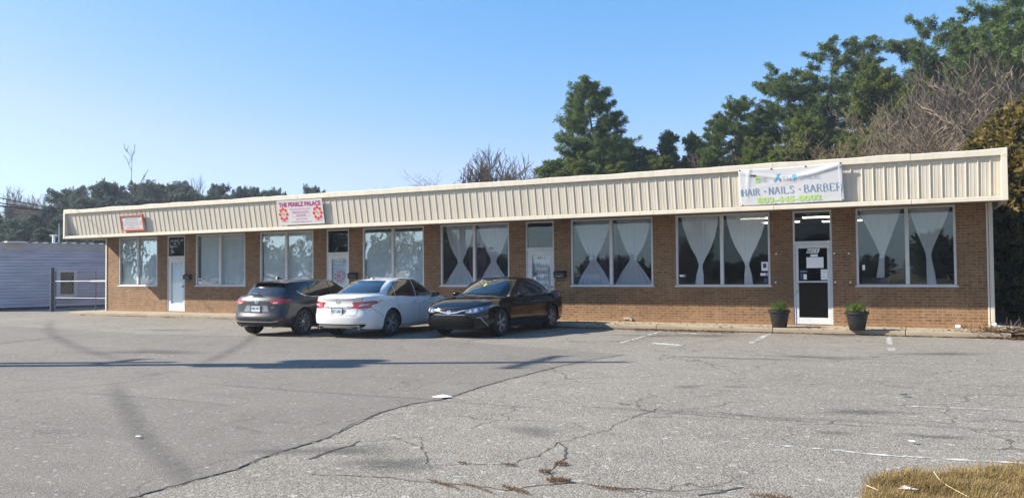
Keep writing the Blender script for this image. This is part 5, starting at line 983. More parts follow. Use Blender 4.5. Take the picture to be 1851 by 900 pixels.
def car(name, label, c):
    """local axes: x forward, y left, z up; ground at z = 0"""
    root = empty(name, (0,0,0)); tag(root, label, 'car', 'cars parked in front of the shops'); pm = CM[c['paint']]
    plan = c['plan']                           # closed half outline: list of (x, y) from nose centre to tail centre
    # dense resample of the outline
    pts = [Vector((x, y)) for x, y in plan]; P3 = [Vector((pts[0].x, -pts[1].y))]+pts+[Vector((pts[-1].x, -pts[-2].y))]; out = []
    for i in range(1, len(P3)-2):
        a, b, cc, d = P3[i-1:i+3]; n = max(3, int((cc-b).length/.075))
        for k in range(n):
            t = k/n; out.append(.5*((2*b)+(cc-a)*t+(2*a-5*b+4*cc-d)*t*t+(3*b-a-3*cc+d)*t**3))
    out.append(pts[-1]); 
    for p_ in out: p_.y = max(0, p_.y)
    out[0].y = 0; out[-1].y = 0; N = len(out); xf, xr = plan[0][0], plan[-1][0]
    levels = [0, .04, .10, .18, .26, .34, .42, .50, .58, .66, .74, .82, .89, .945, .98, 1]; V = []; idx = {}
    zbot, zed, fp, rp, sp, crown = c['zbot'], c['zedge'], c['front'], c['rear'], c['side'], c['crown']
    def pt(i, j, sgn):
        x, y = out[i].x, out[i].y; t = levels[j]; zb_, zt_ = catmull(zbot, x), catmull(zed, x); z = zb_+(zt_-zb_)*t
        wf = min(1, max(0, 1-(xf-x)/.55))**1.3; wr = min(1, max(0, 1-(x-xr)/.55))**1.3
        xx = x-wf*catmull(fp, z)+wr*catmull(rp, z); sy = catmull(sp, t); fl = 0
        for wx in (c['wf'], c['wr']):                # flares over the arches
            dd = math.hypot(x-wx, (z-.33)); fl += .018*math.exp(-((dd-.39)/.07)**2)
        yy = y*(1-sy/ .9)+ (fl if y > .6 else 0); return Vector((xx, yy*sgn, z))
    for sgn in (1, -1):
        for i in range(N):
            for j in range(len(levels)):
                if sgn == -1 and (i in (0, N-1)): idx[(i, j, sgn)] = idx[(i, j, 1)]; continue
                idx[(i, j, sgn)] = len(V); V.append(pt(i, j, sgn))
    F = []; LV = len(levels)
    for sgn in (1, -1):
        for i in range(N-1):
            for j in range(LV-1):
                q = [idx[(i,j,sgn)], idx[(i+1,j,sgn)], idx[(i+1,j+1,sgn)], idx[(i,j+1,sgn)]]; F.append(tuple(q if sgn == 1 else q[::-1]))
    # top cover and floor, strips across
    AC = 14
    def strip(jl, top):
        rows = []
        for i in range(1, N-1):
            L_, R_ = V[idx[(i,jl,1)]], V[idx[(i,jl,-1)]]; row = [idx[(i,jl,1)]]
            for k in range(1, AC):
                q = k/AC; p_ = L_.lerp(R_, q)
                if top: u_ = abs(2*q-1); cr = catmull(crown, p_.x); p_.z += cr*(1-u_**2.6); p_.z += c.get('ridge', .012)*math.exp(-((u_-.62)/.10)**2)*min(1, max(0, (xf-p_.x)/.8))
                row.append(len(V)); V.append(p_)
            row.append(idx[(i,jl,-1)]); rows.append(row)
        a0 = idx[(0,jl,1)]; a1 = idx[(N-1,jl,1)]
        for k in range(AC): F.append((a0, rows[0][k], rows[0][k+1]) if top else (a0, rows[0][k+1], rows[0][k])); F.append((a1, rows[-1][k+1], rows[-1][k]))
        for r0, r1 in zip(rows, rows[1:]):
            for k in range(AC): F.append((r0[k], r1[k], r1[k+1], r0[k+1]) if top else (r0[k+1], r1[k+1], r1[k], r0[k]))
    strip(LV-1, True); strip(0, False)
    mb = MB(); mb.add(V, F); body = mb.build('body', [pm, CM['trim']], root, smooth=50)
    # wheel arches cut out
    cut = MB(); 
    for wx in (c['wf'], c['wr']):
        for sgn in (1, -1): cut.lathe([(0,-.0),(c['R']+.045,0),(c['R']+.045,.42),(0,.42)], 40, (wx, sgn*.95-(.42 if sgn > 0 else 0), c['R']+.005), 'y')
    co = cut.build('cutter', CM['trim']); bmc = bmesh.new(); bmc.from_mesh(co.data); bmesh.ops.remove_doubles(bmc, verts=bmc.verts, dist=1e-4); bmesh.ops.recalc_face_normals(bmc, faces=bmc.faces); bmc.to_mesh(co.data); bmc.free()
    loc_ = co.location.copy(); 
    bo = body.modifiers.new('b', 'BOOLEAN'); bo.operation = 'DIFFERENCE'; bo.object = co; bo.solver = 'EXACT'; bo.material_mode = 'TRANSFER' if hasattr(bo, 'material_mode') else None
    dg = bpy.context.evaluated_depsgraph_get(); dg.update(); me = bpy.data.meshes.new_from_object(body.evaluated_get(dg)); body.modifiers.clear(); body.data = me; bpy.data.objects.remove(co)
    me.shade_smooth(); me.set_sharp_from_angle(angle=R(38))
    # greenhouse
    gb, gt = c['gbase'], c['gtop']; NG = 44; NT_ = 10; GV = []; GF = []
    def res(tab, n):
        pp = [Vector((x, y, z)) for x, y, z in tab]; P_ = [Vector((pp[0].x, -pp[1].y, pp[0].z))]+pp+[Vector((pp[-1].x, -pp[-2].y, pp[-1].z))]; o_ = []; seg = (len(pp)-1)
        for k in range(n+1):
            s_ = k/n*seg; i = min(seg-1, int(s_)); t = s_-i; a, b, cc, d = P_[i:i+4]; o_.append(.5*((2*b)+(cc-a)*t+(2*a-5*b+4*cc-d)*t*t+(3*b-a-3*cc+d)*t**3))
        o_[0].y = 0; o_[-1].y = 0; return o_
    Bc, Tc = res(gb, NG), res(gt, NG); gi = {}
    for sgn in (1, -1):
        for i in range(NG+1):
            for j in range(NT_+1):
                if sgn == -1 and i in (0, NG): gi[(i,j,-1)] = gi[(i,j,1)]; continue
                t = j/NT_; p_ = Bc[i].lerp(Tc[i], t); bul = .045*sin(pi*t)*(1 if i not in (0, NG) else 1); dirn = Vector((p_.x-.0, p_.y, 0)); 
                mid_ = (i/NG); ex_ = Vector((1 if mid_ < .3 else -1 if mid_ > .7 else 0, 0, 0)); p_ += Vector((0,0,bul*.35)); p_.y += bul*.5*(min(1, p_.y/.5)); p_.x += ex_.x*bul*.4*abs(mid_-.5)*2
                gi[(i,j,sgn)] = len(GV); GV.append(Vector((p_.x, p_.y*sgn, p_.z)))
    for sgn in (1, -1):
        for i in range(NG):
            for j in range(NT_):
                q = [gi[(i,j,sgn)], gi[(i+1,j,sgn)], gi[(i+1,j+1,sgn)], gi[(i,j+1,sgn)]]; GF.append(tuple(q if sgn == 1 else q[::-1]))
    rows = []
    for i in range(1, NG):
        L_, R_ = GV[gi[(i,NT_,1)]], GV[gi[(i,NT_,-1)]]; row = [gi[(i,NT_,1)]]
        for k in range(1, 12):
            q = k/12; p_ = L_.lerp(R_, q); u_ = abs(2*q-1); p_.z += c['roofcrown']*(1-u_**2.2)*min(1, L_.y/.4); row.append(len(GV)); GV.append(p_)
        row.append(gi[(i,NT_,-1)]); rows.append(row)
    for k in range(12): GF.append((gi[(0,NT_,1)], rows[0][k], rows[0][k+1])); GF.append((gi[(NG,NT_,1)], rows[-1][k+1], rows[-1][k]))
    for r0, r1 in zip(rows, rows[1:]):
        for k in range(12): GF.append((r0[k], r1[k], r1[k+1], r0[k+1]))
    mb = MB(); mb.add(GV, GF); roof = mb.build('roof', pm, root, smooth=60)
    # ---- everything laid on the surface is projected on to it
    allv = []; allp = []
    for ob in (body, roof):
        b0 = len(allv); allv += [v.co.copy() for v in ob.data.vertices]; allp += [tuple(b0+i for i in p.vertices) for p in ob.data.polygons]
    bvh = BVHTree.FromPolygons(allv, allp)
    gvh = BVHTree.FromPolygons([v.co.copy() for v in roof.data.vertices], [tuple(p.vertices) for p in roof.data.polygons])
    def project(o2, view, tree=None):
        dr = {'L': Vector((0,-1,0)), 'R': Vector((0,1,0)), 'F': Vector((-1,0,0)), 'B': Vector((1,0,0)), 'T': Vector((0,0,-1))}[view]
        org = {'L': lambda a, b: Vector((a, 3, b)), 'R': lambda a, b: Vector((a, -3, b)), 'F': lambda a, b: Vector((4, a, b)), 'B': lambda a, b: Vector((-4, a, b)), 'T': lambda a, b: Vector((a, b, 4))}[view](*o2)
        return (tree or bvh).ray_cast(org, dr), dr
    def decal(nm, poly, view, mat, off=.004, grid=.05, thick=.012, parent=None, mirror=False):
        res_ = None
        for mir in ((False, True) if mirror else (False,)):
            vw = view; pl = [tuple(p_) for p_ in poly]
            if mir:
                if view == 'L': vw = 'R'
                elif view in 'FB': pl = [(-a, b) for a, b in pl]
                elif view == 'T': pl = [(a, -b) for a, b in pl]
            bm = bmesh.new(); vs = [bm.verts.new((a, b, 0)) for a, b in pl]; bm.faces.new(vs); bmesh.ops.triangulate(bm, faces=bm.faces)
            for ax in (0, 1):
                lo = min(p_[ax] for p_ in pl); hi = max(p_[ax] for p_ in pl); k = lo+grid
                while k < hi: bmesh.ops.bisect_plane(bm, geom=bm.verts[:]+bm.edges[:]+bm.faces[:], plane_co=(k,0,0) if ax == 0 else (0,k,0), plane_no=(1,0,0) if ax == 0 else (0,1,0)); k += grid
            bmesh.ops.remove_doubles(bm, verts=bm.verts, dist=1e-5); bad = []
            for v_ in bm.verts:
                (h, nn, _, _), dr = project((v_.co.x, v_.co.y), vw, gvh if mat == 'glass' else None)
                if h is None: bad.append(v_); continue
                if nn.dot(dr) > 0: nn = -nn
                v_.co = h+nn*off
            if bad: bmesh.ops.delete(bm, geom=bad, context='VERTS')
            edges_ = [e for e in bm.edges if e.is_boundary]
            if edges_ and thick:
                r_ = bmesh.ops.extrude_edge_only(bm, edges=edges_); dr = project((0,0), vw)[1]
                for g_ in r_['geom']:
                    if isinstance(g_, bmesh.types.BMVert): g_.co += dr*thick
            # faces look outward
            dr = project((0,0), vw)[1]; bmesh.ops.recalc_face_normals(bm, faces=bm.faces)
            me_ = bpy.data.meshes.new(nm); bm.to_mesh(me_); bm.free(); me_.materials.append(CM[mat] if isinstance(mat, str) else mat)
            me_.shade_smooth(); me_.set_sharp_from_angle(angle=R(40)); ob = bpy.data.objects.new(nm, me_); COL.objects.link(ob); ob.parent = parent or root; res_ = res_ or ob
        return res_
    def strip_(nm, path, view, w_, mat, off=.003, mirror=False, parent=None, thick=.004):
        for mir in ((False, True) if mirror else (False,)):
            vw = view; pl = [Vector((a, b)) for a, b in path]
            if mir:
                if view == 'L': vw = 'R'
                elif view in 'FB': pl = [Vector((-p_.x, p_.y)) for p_ in pl]
            D_ = []
            for a, b in zip(pl, pl[1:]):
                k = max(1, int((b-a).length/.04)); D_ += [a.lerp(b, i/k) for i in range(k)]
            D_.append(pl[-1]); mb = MB(); VV = []; ok = []
            for i, p_ in enumerate(D_):
                t = (D_[min(i+1, len(D_)-1)]-D_[max(i-1, 0)]).normalized(); n_ = Vector((-t.y, t.x)); q = []
                for s_ in (-.5, .5):
                    (h, nn, _, _), dr = project(tuple(p_+n_*w_*s_), vw)
                    if h is None: q = None; break
                    if nn.dot(dr) > 0: nn = -nn
                    q.append(h+nn*off)
                if q: VV.append(q)
            vs = [v_ for q in VV for v_ in q]; mb.add(vs, [(2*i, 2*i+1, 2*i+3, 2*i+2) for i in range(len(VV)-1) if (VV[i][0]-VV[i+1][0]).length < .3]); mb.build(nm, CM[mat], parent or root, smooth=True)
    # ---- wheels
    Rw = c['R']
    for wx in (c['wf'], c['wr']):
        for sgn in (1, -1):
            y0 = sgn*(c['track']); wh = empty('wheel', (wx, y0, Rw)); wh.parent = root; o_ = sgn
            tw = .105; T = [( .225,-tw*.9),(.25,-tw),(.29,-tw*1.02),(Rw-.022,-tw*.95),(Rw-.004,-tw*.75),(Rw,-tw*.3),(Rw,tw*.3),(Rw-.004,tw*.75),(Rw-.022,tw*.95),(.29,tw*1.02),(.25,tw),(.225,tw*.9)]
            MB().lathe(T, 40, (wx, y0, Rw), 'y').build('tyre', CM['tyre'], wh, smooth=40)
            mb = MB(); mb.lathe([(.252,.085*o_),(.245,.095*o_),(.232,.088*o_),(.226,.04*o_),(.226,-.09*o_)], 40, (wx, y0, Rw), 'y'); ns = c['spokes']
            for k in range(ns):
                for dq in c['spoke_pair']:
                    a = 2*pi*k/ns+dq; a2 = 2*pi*k/ns+dq*.35; p0 = Vector((wx+.045*cos(a2), y0+.072*o_, Rw+.045*sin(a2))); p1 = Vector((wx+.236*cos(a), y0+.088*o_, Rw+.236*sin(a))); d_ = (p1-p0); w_ = Vector((-sin(a), 0, cos(a)))*c['spoke_w']; w2 = w_*1.15
                    dd = Vector((0, -.03*o_, 0)); mb.add([p0-w_/2, p0+w_/2, p1+w2/2, p1-w2/2, p0-w_/2+dd, p0+w_/2+dd, p1+w2/2+dd, p1-w2/2+dd], [(0,1,2,3),(4,7,6,5),(0,4,5,1),(1,5,6,2),(2,6,7,3),(3,7,4,0)])
            mb.lathe([(0,.088*o_),(.035,.086*o_),(.05,.075*o_),(.055,.04*o_)], 20, (wx, y0, Rw), 'y'); mb.build('rim', CM[c['rim']], wh, smooth=35)
            MB().lathe([(0,.0),(.225,.0),(.225,-.06*o_),(0,-.06*o_)], 32, (wx, y0, Rw), 'y').build('wheel_shadow_disc', CM['wheel_shade'], wh)  # near-black disc behind the spokes paints the shade inside the wheel
    c['detail'](locals())
    return root
# ------------------------------------------------------------------ shared number plate
def plate(L, view, cy, cz, txt):
    root = L['root']; w_, h_ = .305, .152; (h, nn, _, _), dr = L['project']((cy, cz), view); x = h.x-dr.x*.022; s_ = -dr.x
    ex = Vector((0, s_*1.0, 0)) if view == 'F' else Vector((0, -1, 0)); c_ = Vector((x, cy, cz)); t_ = Vector((dr.x, 0, 0))
    mb = MB(); mb.obox(c_+t_*.004, ex*w_, t_*.012, Vector((0,0,h_))); pl = mb.build('licence_plate', CM['plate'], root, bevel=.002)
    mb = MB(); 
    for a, b, p_, q in ((-w_/2-.008, w_/2+.008, h_/2, h_/2+.01), (-w_/2-.008, w_/2+.008, -h_/2-.01, -h_/2), (-w_/2-.01, -w_/2, -h_/2, h_/2), (w_/2, w_/2+.01, -h_/2, h_/2)): mb.obox(c_+ex*((a+b)/2)+Vector((0,0,(p_+q)/2)), ex*(b-a), t_*.016, Vector((0,0,q-p_)))
    mb.build('plate_frame', CM['trim'], pl); mb = MB(); fit_text(mb, txt, c_-t_*.004, ex, Vector((0,0,1)), .26, .075, bold=.03); mb.build('plate_number', CM['ink'], pl)
def mirror_(L, x, y, z, mat, both=True):
    for sgn in ((1, -1) if both else (1,)):
        mb = MB(); n = 14; 
        prof_ = [(-.10,.02,.3),(-.095,.055,.75),(-.05,.07,1),(.02,.062,.9),(.07,.035,.6),(.085,.005,.15)]; VV = []
        for xx, r_, q in prof_:
            for k in range(n): a = 2*pi*k/n; VV.append(Vector((x+xx*.75, sgn*(y+.11*cos(a)*q), z+.072*sin(a)*q)))
        mb.add(VV, [(i*n+k, i*n+(k+1)%n, (i+1)*n+(k+1)%n, (i+1)*n+k) for i in range(len(prof_)-1) for k in range(n)]+[tuple(range(n)), tuple(range(5*n, 6*n))[::-1]])
        mb.tube([(x+.02, sgn*(y-.16), z-.055), (x, sgn*(y-.02), z-.05)], .022, 8); o = mb.build('wing_mirror', mat, L['root'], smooth=60)
        MB().box(x-.082, x-.076, sgn*y-.085, sgn*y+.085, z-.045, z+.045).build('mirror_glass', CM['glass'], o)
def handle_(L, x, z, mat):
    for vw in 'LR':
        (h, nn, _, _), dr = L['project']((x, z), vw); y = h.y; s_ = 1 if vw == 'L' else -1
        mb = MB(); mb.tube([(x-.10,y-s_*.005,z),(x-.085,y+s_*.028,z+.003),(x,y+s_*.034,z+.006),(x+.085,y+s_*.028,z+.003),(x+.10,y-s_*.005,z)], [.012,.014,.015,.014,.012], 8); mb.build('door_handle', mat, L['root'], smooth=True)
def side_lines(L, paths):
    for p_ in paths: L['strip_']('panel_gap', p_, 'L', .009, 'seam', off=.0025, mirror=True)
def arc(cx, cz, r, a0, a1, n=10): return [(cx+r*cos(R(a0+(a1-a0)*i/n)), cz+r*sin(R(a0+(a1-a0)*i/n))) for i in range(n+1)]
# ------------------------------------------------------------------ sedan seen from the front (black)
def det_black(L):
    dc, st, root = L['decal'], L['strip_'], L['root']
    dc('windshield', [(-.60,1.0),(.60,1.0),(.58,1.10),(.51,1.385),(.3,1.41),(-.3,1.41),(-.51,1.385),(-.58,1.10)], 'F', 'glass', grid=.06)
    dc('rear_window', [(-.56,1.08),(.56,1.08),(.48,1.375),(-.48,1.375)], 'B', 'glass', grid=.06)
    g = dc('side_window', [(.88,.985),(.10,1.385),(.02,1.40),(-.07,1.405),(-.07,.975)], 'L', 'glass', grid=.06, mirror=True)
    dc('side_window', [(-.13,.975),(-.13,1.405),(-.55,1.395),(-.95,1.32),(-.98,1.02)], 'L', 'glass', grid=.06, mirror=True); dc('side_window', [(-1.01,1.025),(-.98,1.31),(-1.22,1.19),(-1.36,1.09)], 'L', 'glass', grid=.05, mirror=True)
    st('window_trim', [(.90,.972),(-.07,.962),(-1.0,.995),(-1.40,1.075)], 'L', .022, 'chrome', off=.006, mirror=True); st('window_trim', [(-1.40,1.08),(-1.22,1.205),(-.95,1.335)], 'L', .018, 'chrome', off=.006, mirror=True)
    side_lines(L, [[(1.02,.93),(1.02,.60),(.98,.40),(.93,.27)], [(-.10,.965),(-.10,.27)], [(-1.12,1.0),(-1.14,.82),(-1.05,.66),(-1.0,.5),(-.93,.27)], [(.93,.265),(-.93,.265)]])
    st('bonnet_gap', [(-.62,.80),(-.42,.725),(0,.715),(.42,.725),(.62,.80)], 'F', .010, 'seam'); 
    hl = dc('headlight', [(.44,.605),(.52,.59),(.70,.605),(.81,.66),(.905,.775),(.86,.785),(.70,.745),(.52,.70),(.43,.675)], 'F', 'lampd', off=.006, grid=.03, mirror=True)
    for s_ in (1, -1):
        for cy, cz, r_, mt in ((.66,.665,.038,'lamp'), (.55,.645,.026,'lamp'), (.755,.70,.022,'lamp')):
            dc('headlight_lens', [(s_*cy+r_*cos(a), cz+r_*sin(a)) for a in np.linspace(0, 2*pi, 15)[:-1]], 'F', mt, off=.012, grid=.02)
        st('headlight_rim', [(s_*(.66+.044*cos(a)), .665+.044*sin(a)) for a in np.linspace(0, 2*pi, 17)], 'F', .010, 'chrome', off=.016)
        st('headlight_rim', [(s_*.46,.622),(s_*.60,.612),(s_*.74,.640)], 'F', .010, 'redl', off=.012)
    dc('upper_grille', [(-.40,.66),(.40,.66),(.42,.625),(.30,.585),(.12,.565),(-.12,.565),(-.30,.585),(-.42,.625)], 'F', 'grille', off=.004, grid=.04)
    st('grille_bar', [(-.44,.668),(-.34,.652),(-.20,.612),(-.08,.600),(.08,.600),(.20,.612),(.34,.652),(.44,.668)], 'F', .026, 'chrome', off=.012); 
    for r1, r2 in ((.058,.04),(.030,.04)): 
        st('badge', [(r1*cos(a), .612+r2*sin(a)) for a in np.linspace(0, 2*pi, 17)], 'F', .011, 'chrome', off=.028)
    st('badge', [(.046*cos(a), .628+.016*sin(a)) for a in np.linspace(0, 2*pi, 13)], 'F', .010, 'chrome', off=.028)
    dc('lower_grille', [(-.60,.26),(.60,.26),(.66,.33),(.56,.50),(.42,.545),(-.42,.545),(-.56,.50),(-.66,.33)], 'F', 'grille', off=.004, grid=.05)
    for i in range(-15, 16):
        for s_ in (1, -1):
            x0 = i*.075; p_ = [(x0+s_*(z-.26)*.62, z) for z in np.linspace(.265, .54, 6)]; p_ = [q for q in p_ if abs(q[0]) < .62-.35*max(0, q[1]-.36)]
            if len(p_) > 1: st('grille_mesh', p_, 'F', .006, 'trim', off=.009)
    st('grille_frame', [(-.42,.552),(-.57,.507),(-.675,.33),(-.61,.25),(.61,.25),(.675,.33),(.57,.507),(.42,.552)], 'F', .016, 'trim', off=.010); st('grille_frame', [(-.45,.556),(.45,.556)], 'F', .012, 'rimd', off=.010)
    dc('fog_surround', [(.70,.30),(.80,.31),(.84,.40),(.80,.50),(.72,.44)], 'F', 'trim', off=.004, grid=.04, mirror=True); st('fog_trim', [(.685,.49),(.76,.50),(.80,.42),(.835,.33),(.84,.29)], 'F', .013, 'rimd', off=.012, mirror=True)
    st('lower_lip', [(-.70,.215),(0,.205),(.70,.215)], 'F', .03, 'trim', off=.006)
    dc('tail_light', [(-2.37,.80),(-2.05,.86),(-2.05,.93),(-2.20,.955),(-2.40,.93)], 'L', 'red', off=.005, grid=.05, mirror=True); dc('tail_light', [(.40,.80),(.86,.80),(.86,.93),(.40,.90)], 'B', 'red', off=.005, grid=.05, mirror=True)
    mirror_(L, .62, .98, 1.0, CM['black']); handle_(L, -.32, .865, CM['black']); handle_(L, .62-.0, .85, CM['black']) if False else handle_(L, .15, .845, CM['black'])
    for a, b in (((.82,-.5),(.72,.05)), ((.82,.05),(.72,.58))):
        st('wiper', [(a[1], 1.025), (b[1], 1.045)], 'F', .014, 'trim', off=.018)
    # hanging air freshener seen through the windscreen
    dc('air_freshener', [(.05+.028*cos(a), 1.24+.035*sin(a)) for a in np.linspace(0, 2*pi, 15)[:-1]], 'F', M('yellow air freshener', (.45,.55,.03), .5), off=.007, grid=.03)
    dc('rear_mirror', [(-.09,1.345),(.11,1.345),(.11,1.385),(-.09,1.385)], 'F', 'trim', off=.007, grid=.05)
sedan = dict(plan=[(2.42,0),(2.415,.25),(2.37,.52),(2.24,.74),(2.00,.86),(1.6,.905),(1.1,.912),(0,.915),(-1.1,.912),(-1.6,.90),(-2.05,.86),(-2.28,.74),(-2.39,.5),(-2.43,.25),(-2.44,0)],
 zbot=[(-2.44,.30),(-2.2,.25),(-1.6,.20),(1.5,.19),(2.2,.19),(2.42,.22)], zedge=[(-2.44,.97),(-2.3,1.01),(-1.8,1.02),(-1.0,.985),(0,.95),(.9,.935),(1.4,.885),(1.9,.80),(2.2,.73),(2.36,.675),(2.42,.66)],
 front=[(.18,.10),(.26,.03),(.40,.0),(.55,.015),(.62,.03),(.70,.075),(.80,.20)], rear=[(.2,.12),(.3,.04),(.5,0),(.65,.01),(.80,.03),(.92,.045),(1.02,.02)],
 side=[(0,.09),(.06,.045),(.14,.022),(.28,.006),(.42,0),(.62,.008),(.72,.004),(.84,.022),(.93,.055),(1,.095)], crown=[(-2.44,.02),(-2.2,.05),(-1.2,.07),(.9,.085),(1.5,.085),(2.1,.06),(2.36,.02),(2.42,.0)], ridge=.014,
 wf=1.42, wr=-1.355, R=.335, track=.795, roofcrown=.045, spokes=5, spoke_pair=(-.20,.20), spoke_w=.026, rim='rimd',
 gbase=[(1.30,0,.985),(1.26,.35,.975),(1.12,.62,.955),(.88,.775,.93),(.3,.80,.93),(-.4,.80,.94),(-1.05,.78,.97),(-1.55,.70,1.0),(-1.78,.52,1.02),(-1.86,.28,1.03),(-1.88,0,1.03)],
 gtop=[(.40,0,1.41),(.38,.28,1.405),(.32,.46,1.395),(.12,.57,1.395),(-.1,.595,1.41),(-.45,.595,1.41),(-.75,.58,1.39),(-.95,.55,1.365),(-1.04,.42,1.36),(-1.07,.22,1.365),(-1.08,0,1.37)])
black = dict(sedan, paint='black', detail=det_black, zedge=[(-2.44,.97),(-2.3,1.01),(-1.8,1.02),(-1.0,.985),(0,.95),(.9,.94),(1.4,.905),(1.9,.84),(2.2,.775),(2.36,.715),(2.42,.70)], front=[(.18,.10),(.26,.03),(.40,.0),(.55,.01),(.66,.03),(.74,.075),(.84,.20)])
CB = car('parked_car', 'black sedan backed in, its grille and headlights facing out, nearest door 6011', black)
# ------------------------------------------------------------------ white sedan seen from behind
def det_white(L):
    dc, st, root = L['decal'], L['strip_'], L['root']
    dc('rear_window', [(-.60,1.075),(.60,1.075),(.62,1.10),(.47,1.375),(.25,1.385),(-.25,1.385),(-.47,1.375),(-.62,1.10)], 'B', 'glass', grid=.06); dc('windshield', [(-.60,1.02),(.60,1.02),(.50,1.38),(-.50,1.38)], 'F', 'glass', grid=.06)
    dc('side_window', [(.95,.985),(.12,1.385),(.02,1.40),(-.07,1.405),(-.07,.975)], 'L', 'glass', grid=.06, mirror=True); dc('side_window', [(-.11,.975),(-.11,1.405),(-.55,1.395),(-.92,1.335),(-1.00,1.28),(-1.02,1.0)], 'L', 'glass', grid=.06, mirror=True)
    dc('side_window', [(-1.045,1.005),(-1.03,1.27),(-1.22,1.16),(-1.36,1.05),(-1.33,1.03)], 'L', 'glass', grid=.05, mirror=True)
    st('window_trim', [(.95,.972),(-.07,.962),(-1.0,.985),(-1.33,1.015),(-1.39,1.05)], 'L', .020, 'chrome', off=.006, mirror=True); st('window_trim', [(-1.39,1.055),(-1.22,1.185),(-.95,1.345),(-.55,1.41),(-.07,1.42)], 'L', .014, 'chrome', off=.006, mirror=True)
    side_lines(L, [[(1.05,.93),(1.05,.60),(.98,.40),(.93,.27)], [(-.09,.965),(-.09,.27)], [(-1.10,.98),(-1.13,.82),(-1.03,.64),(-.97,.5),(-.93,.27)], [(.93,.265),(-.93,.265)]])
    # boot lid
    st('boot_gap', [(-.66,.985),(-.60,.80),(-.54,.70),(-.52,.56),(.52,.56),(.54,.70),(.60,.80),(.66,.985)], 'B', .010, 'seam', off=.0025)
    dc('tail_light', [(.42,.775),(.50,.83),(.66,.875),(.90,.93),(.90,.86),(.82,.80),(.78,.725),(.60,.72),(.48,.73)], 'B', 'red', off=.006, grid=.04, mirror=True)
    dc('tail_light', [(-2.36,.735),(-2.12,.74),(-2.16,.80),(-1.98,.88),(-1.95,.91),(-2.20,.90),(-2.38,.865)], 'L', 'red', off=.006, grid=.04, mirror=True)
    dc('tail_light_lens', [(.55,.77),(.76,.80),(.80,.845),(.62,.825)], 'B', 'redl', off=.012, grid=.04, mirror=True)
    st('boot_chrome', [(-.42,.765),(-.30,.745),(.30,.745),(.42,.765)], 'B', .030, 'silver', off=.014); st('boot_crease', [(-.60,1.0),(0,1.012),(.60,1.0)], 'B', .012, 'seam', off=.001) if False else None
    st('badge', [(.055*cos(a), .885+.042*sin(a)) for a in np.linspace(0, 2*pi, 17)], 'B', .012, 'chrome', off=.008); st('badge', [(-.065,.885),(.065,.885)], 'B', .016, 'chrome', off=.010)
    mb = MB()
    for tx, cy in (('SV', -.46),):
        (h, nn, _, _), dr = L['project']((cy, .885), 'B'); fit_text(mb, tx, (h.x-.012, cy, .885), Vector((0,-1,0)), Vector((0,0,1)), .10, .045, bold=.02)
    mb.build('badge_lettering', CM['rimd'], root)
    plate(L, 'B', 0, .655, 'KT 2451')
    dc('diffuser', [(-.74,.335),(-.70,.36),(-.55,.35),(.55,.35),(.70,.36),(.74,.335),(.68,.28),(.56,.25),(-.56,.25),(-.68,.28)], 'B', 'trim', off=.005, grid=.05); dc('bumper_trim', [(-.60,.325),(.60,.325),(.54,.235),(-.54,.235)], 'B', 'silver', off=.012, grid=.06)
    for s_ in (1, -1):
        mb = MB(); mb.lathe([(.030,-.10),(.036,-.10),(.036,.10),(.030,.10),(.030,-.10)], 16, (-2.26, s_*.60, .255), 'x'); mb.build('exhaust_tip', CM['chrome'], root, smooth=40)
    for s_ in (1, -1): dc('reflector', [(s_*.70,.395),(s_*.80,.41),(s_*.80,.43),(s_*.70,.415)], 'B', 'red', off=.006, grid=.04) if False else None
    st('bumper_gap', [(-.90,.70),(-.80,.685),(-.62,.70)], 'B', .008, 'seam', off=.002, mirror=True); st('bumper_gap', [(-2.14,.735),(-2.0,.66),(-1.82,.57),(-1.745,.50)], 'L', .008, 'seam', off=.002, mirror=True)
    dc('headlight', [(.50,.64),(.88,.70),(.86,.78),(.50,.70)], 'F', 'lamp', off=.006, grid=.05, mirror=True)
    mirror_(L, .66, .98, 1.0, CM['trim']); handle_(L, -.36, .835, CM['chrome']); handle_(L, .18, .825, CM['chrome'])
    mb = MB(); mb.prism([(-.12,0),(.10,0),(-.06,.055),(-.10,.06)], -.02, .02, 'y'); mb.v = [(x-.86, y, z+1.40) for x, y, z in mb.v]; mb.build('roof_antenna', CM['white'], root)
white = dict(sedan, paint='white', detail=det_white, rim='rimd', spokes=5, spoke_pair=(-.28,.0,.28), spoke_w=.024,
 zedge=[(-2.44,.955),(-2.3,1.0),(-1.8,1.02),(-1.0,.985),(0,.95),(.9,.935),(1.4,.885),(1.9,.80),(2.2,.73),(2.36,.675),(2.42,.66)],
 rear=[(.2,.10),(.3,.03),(.45,0),(.55,.0),(.60,.035),(.75,.06),(.88,.075),(.95,.045),(1.02,.0)], zbot=[(-2.44,.26),(-2.2,.23),(-1.6,.20),(1.5,.19),(2.2,.19),(2.42,.22)])
CW = car('parked_car', 'white sedan parked nose in between the grey hatchback and the black sedan', white)
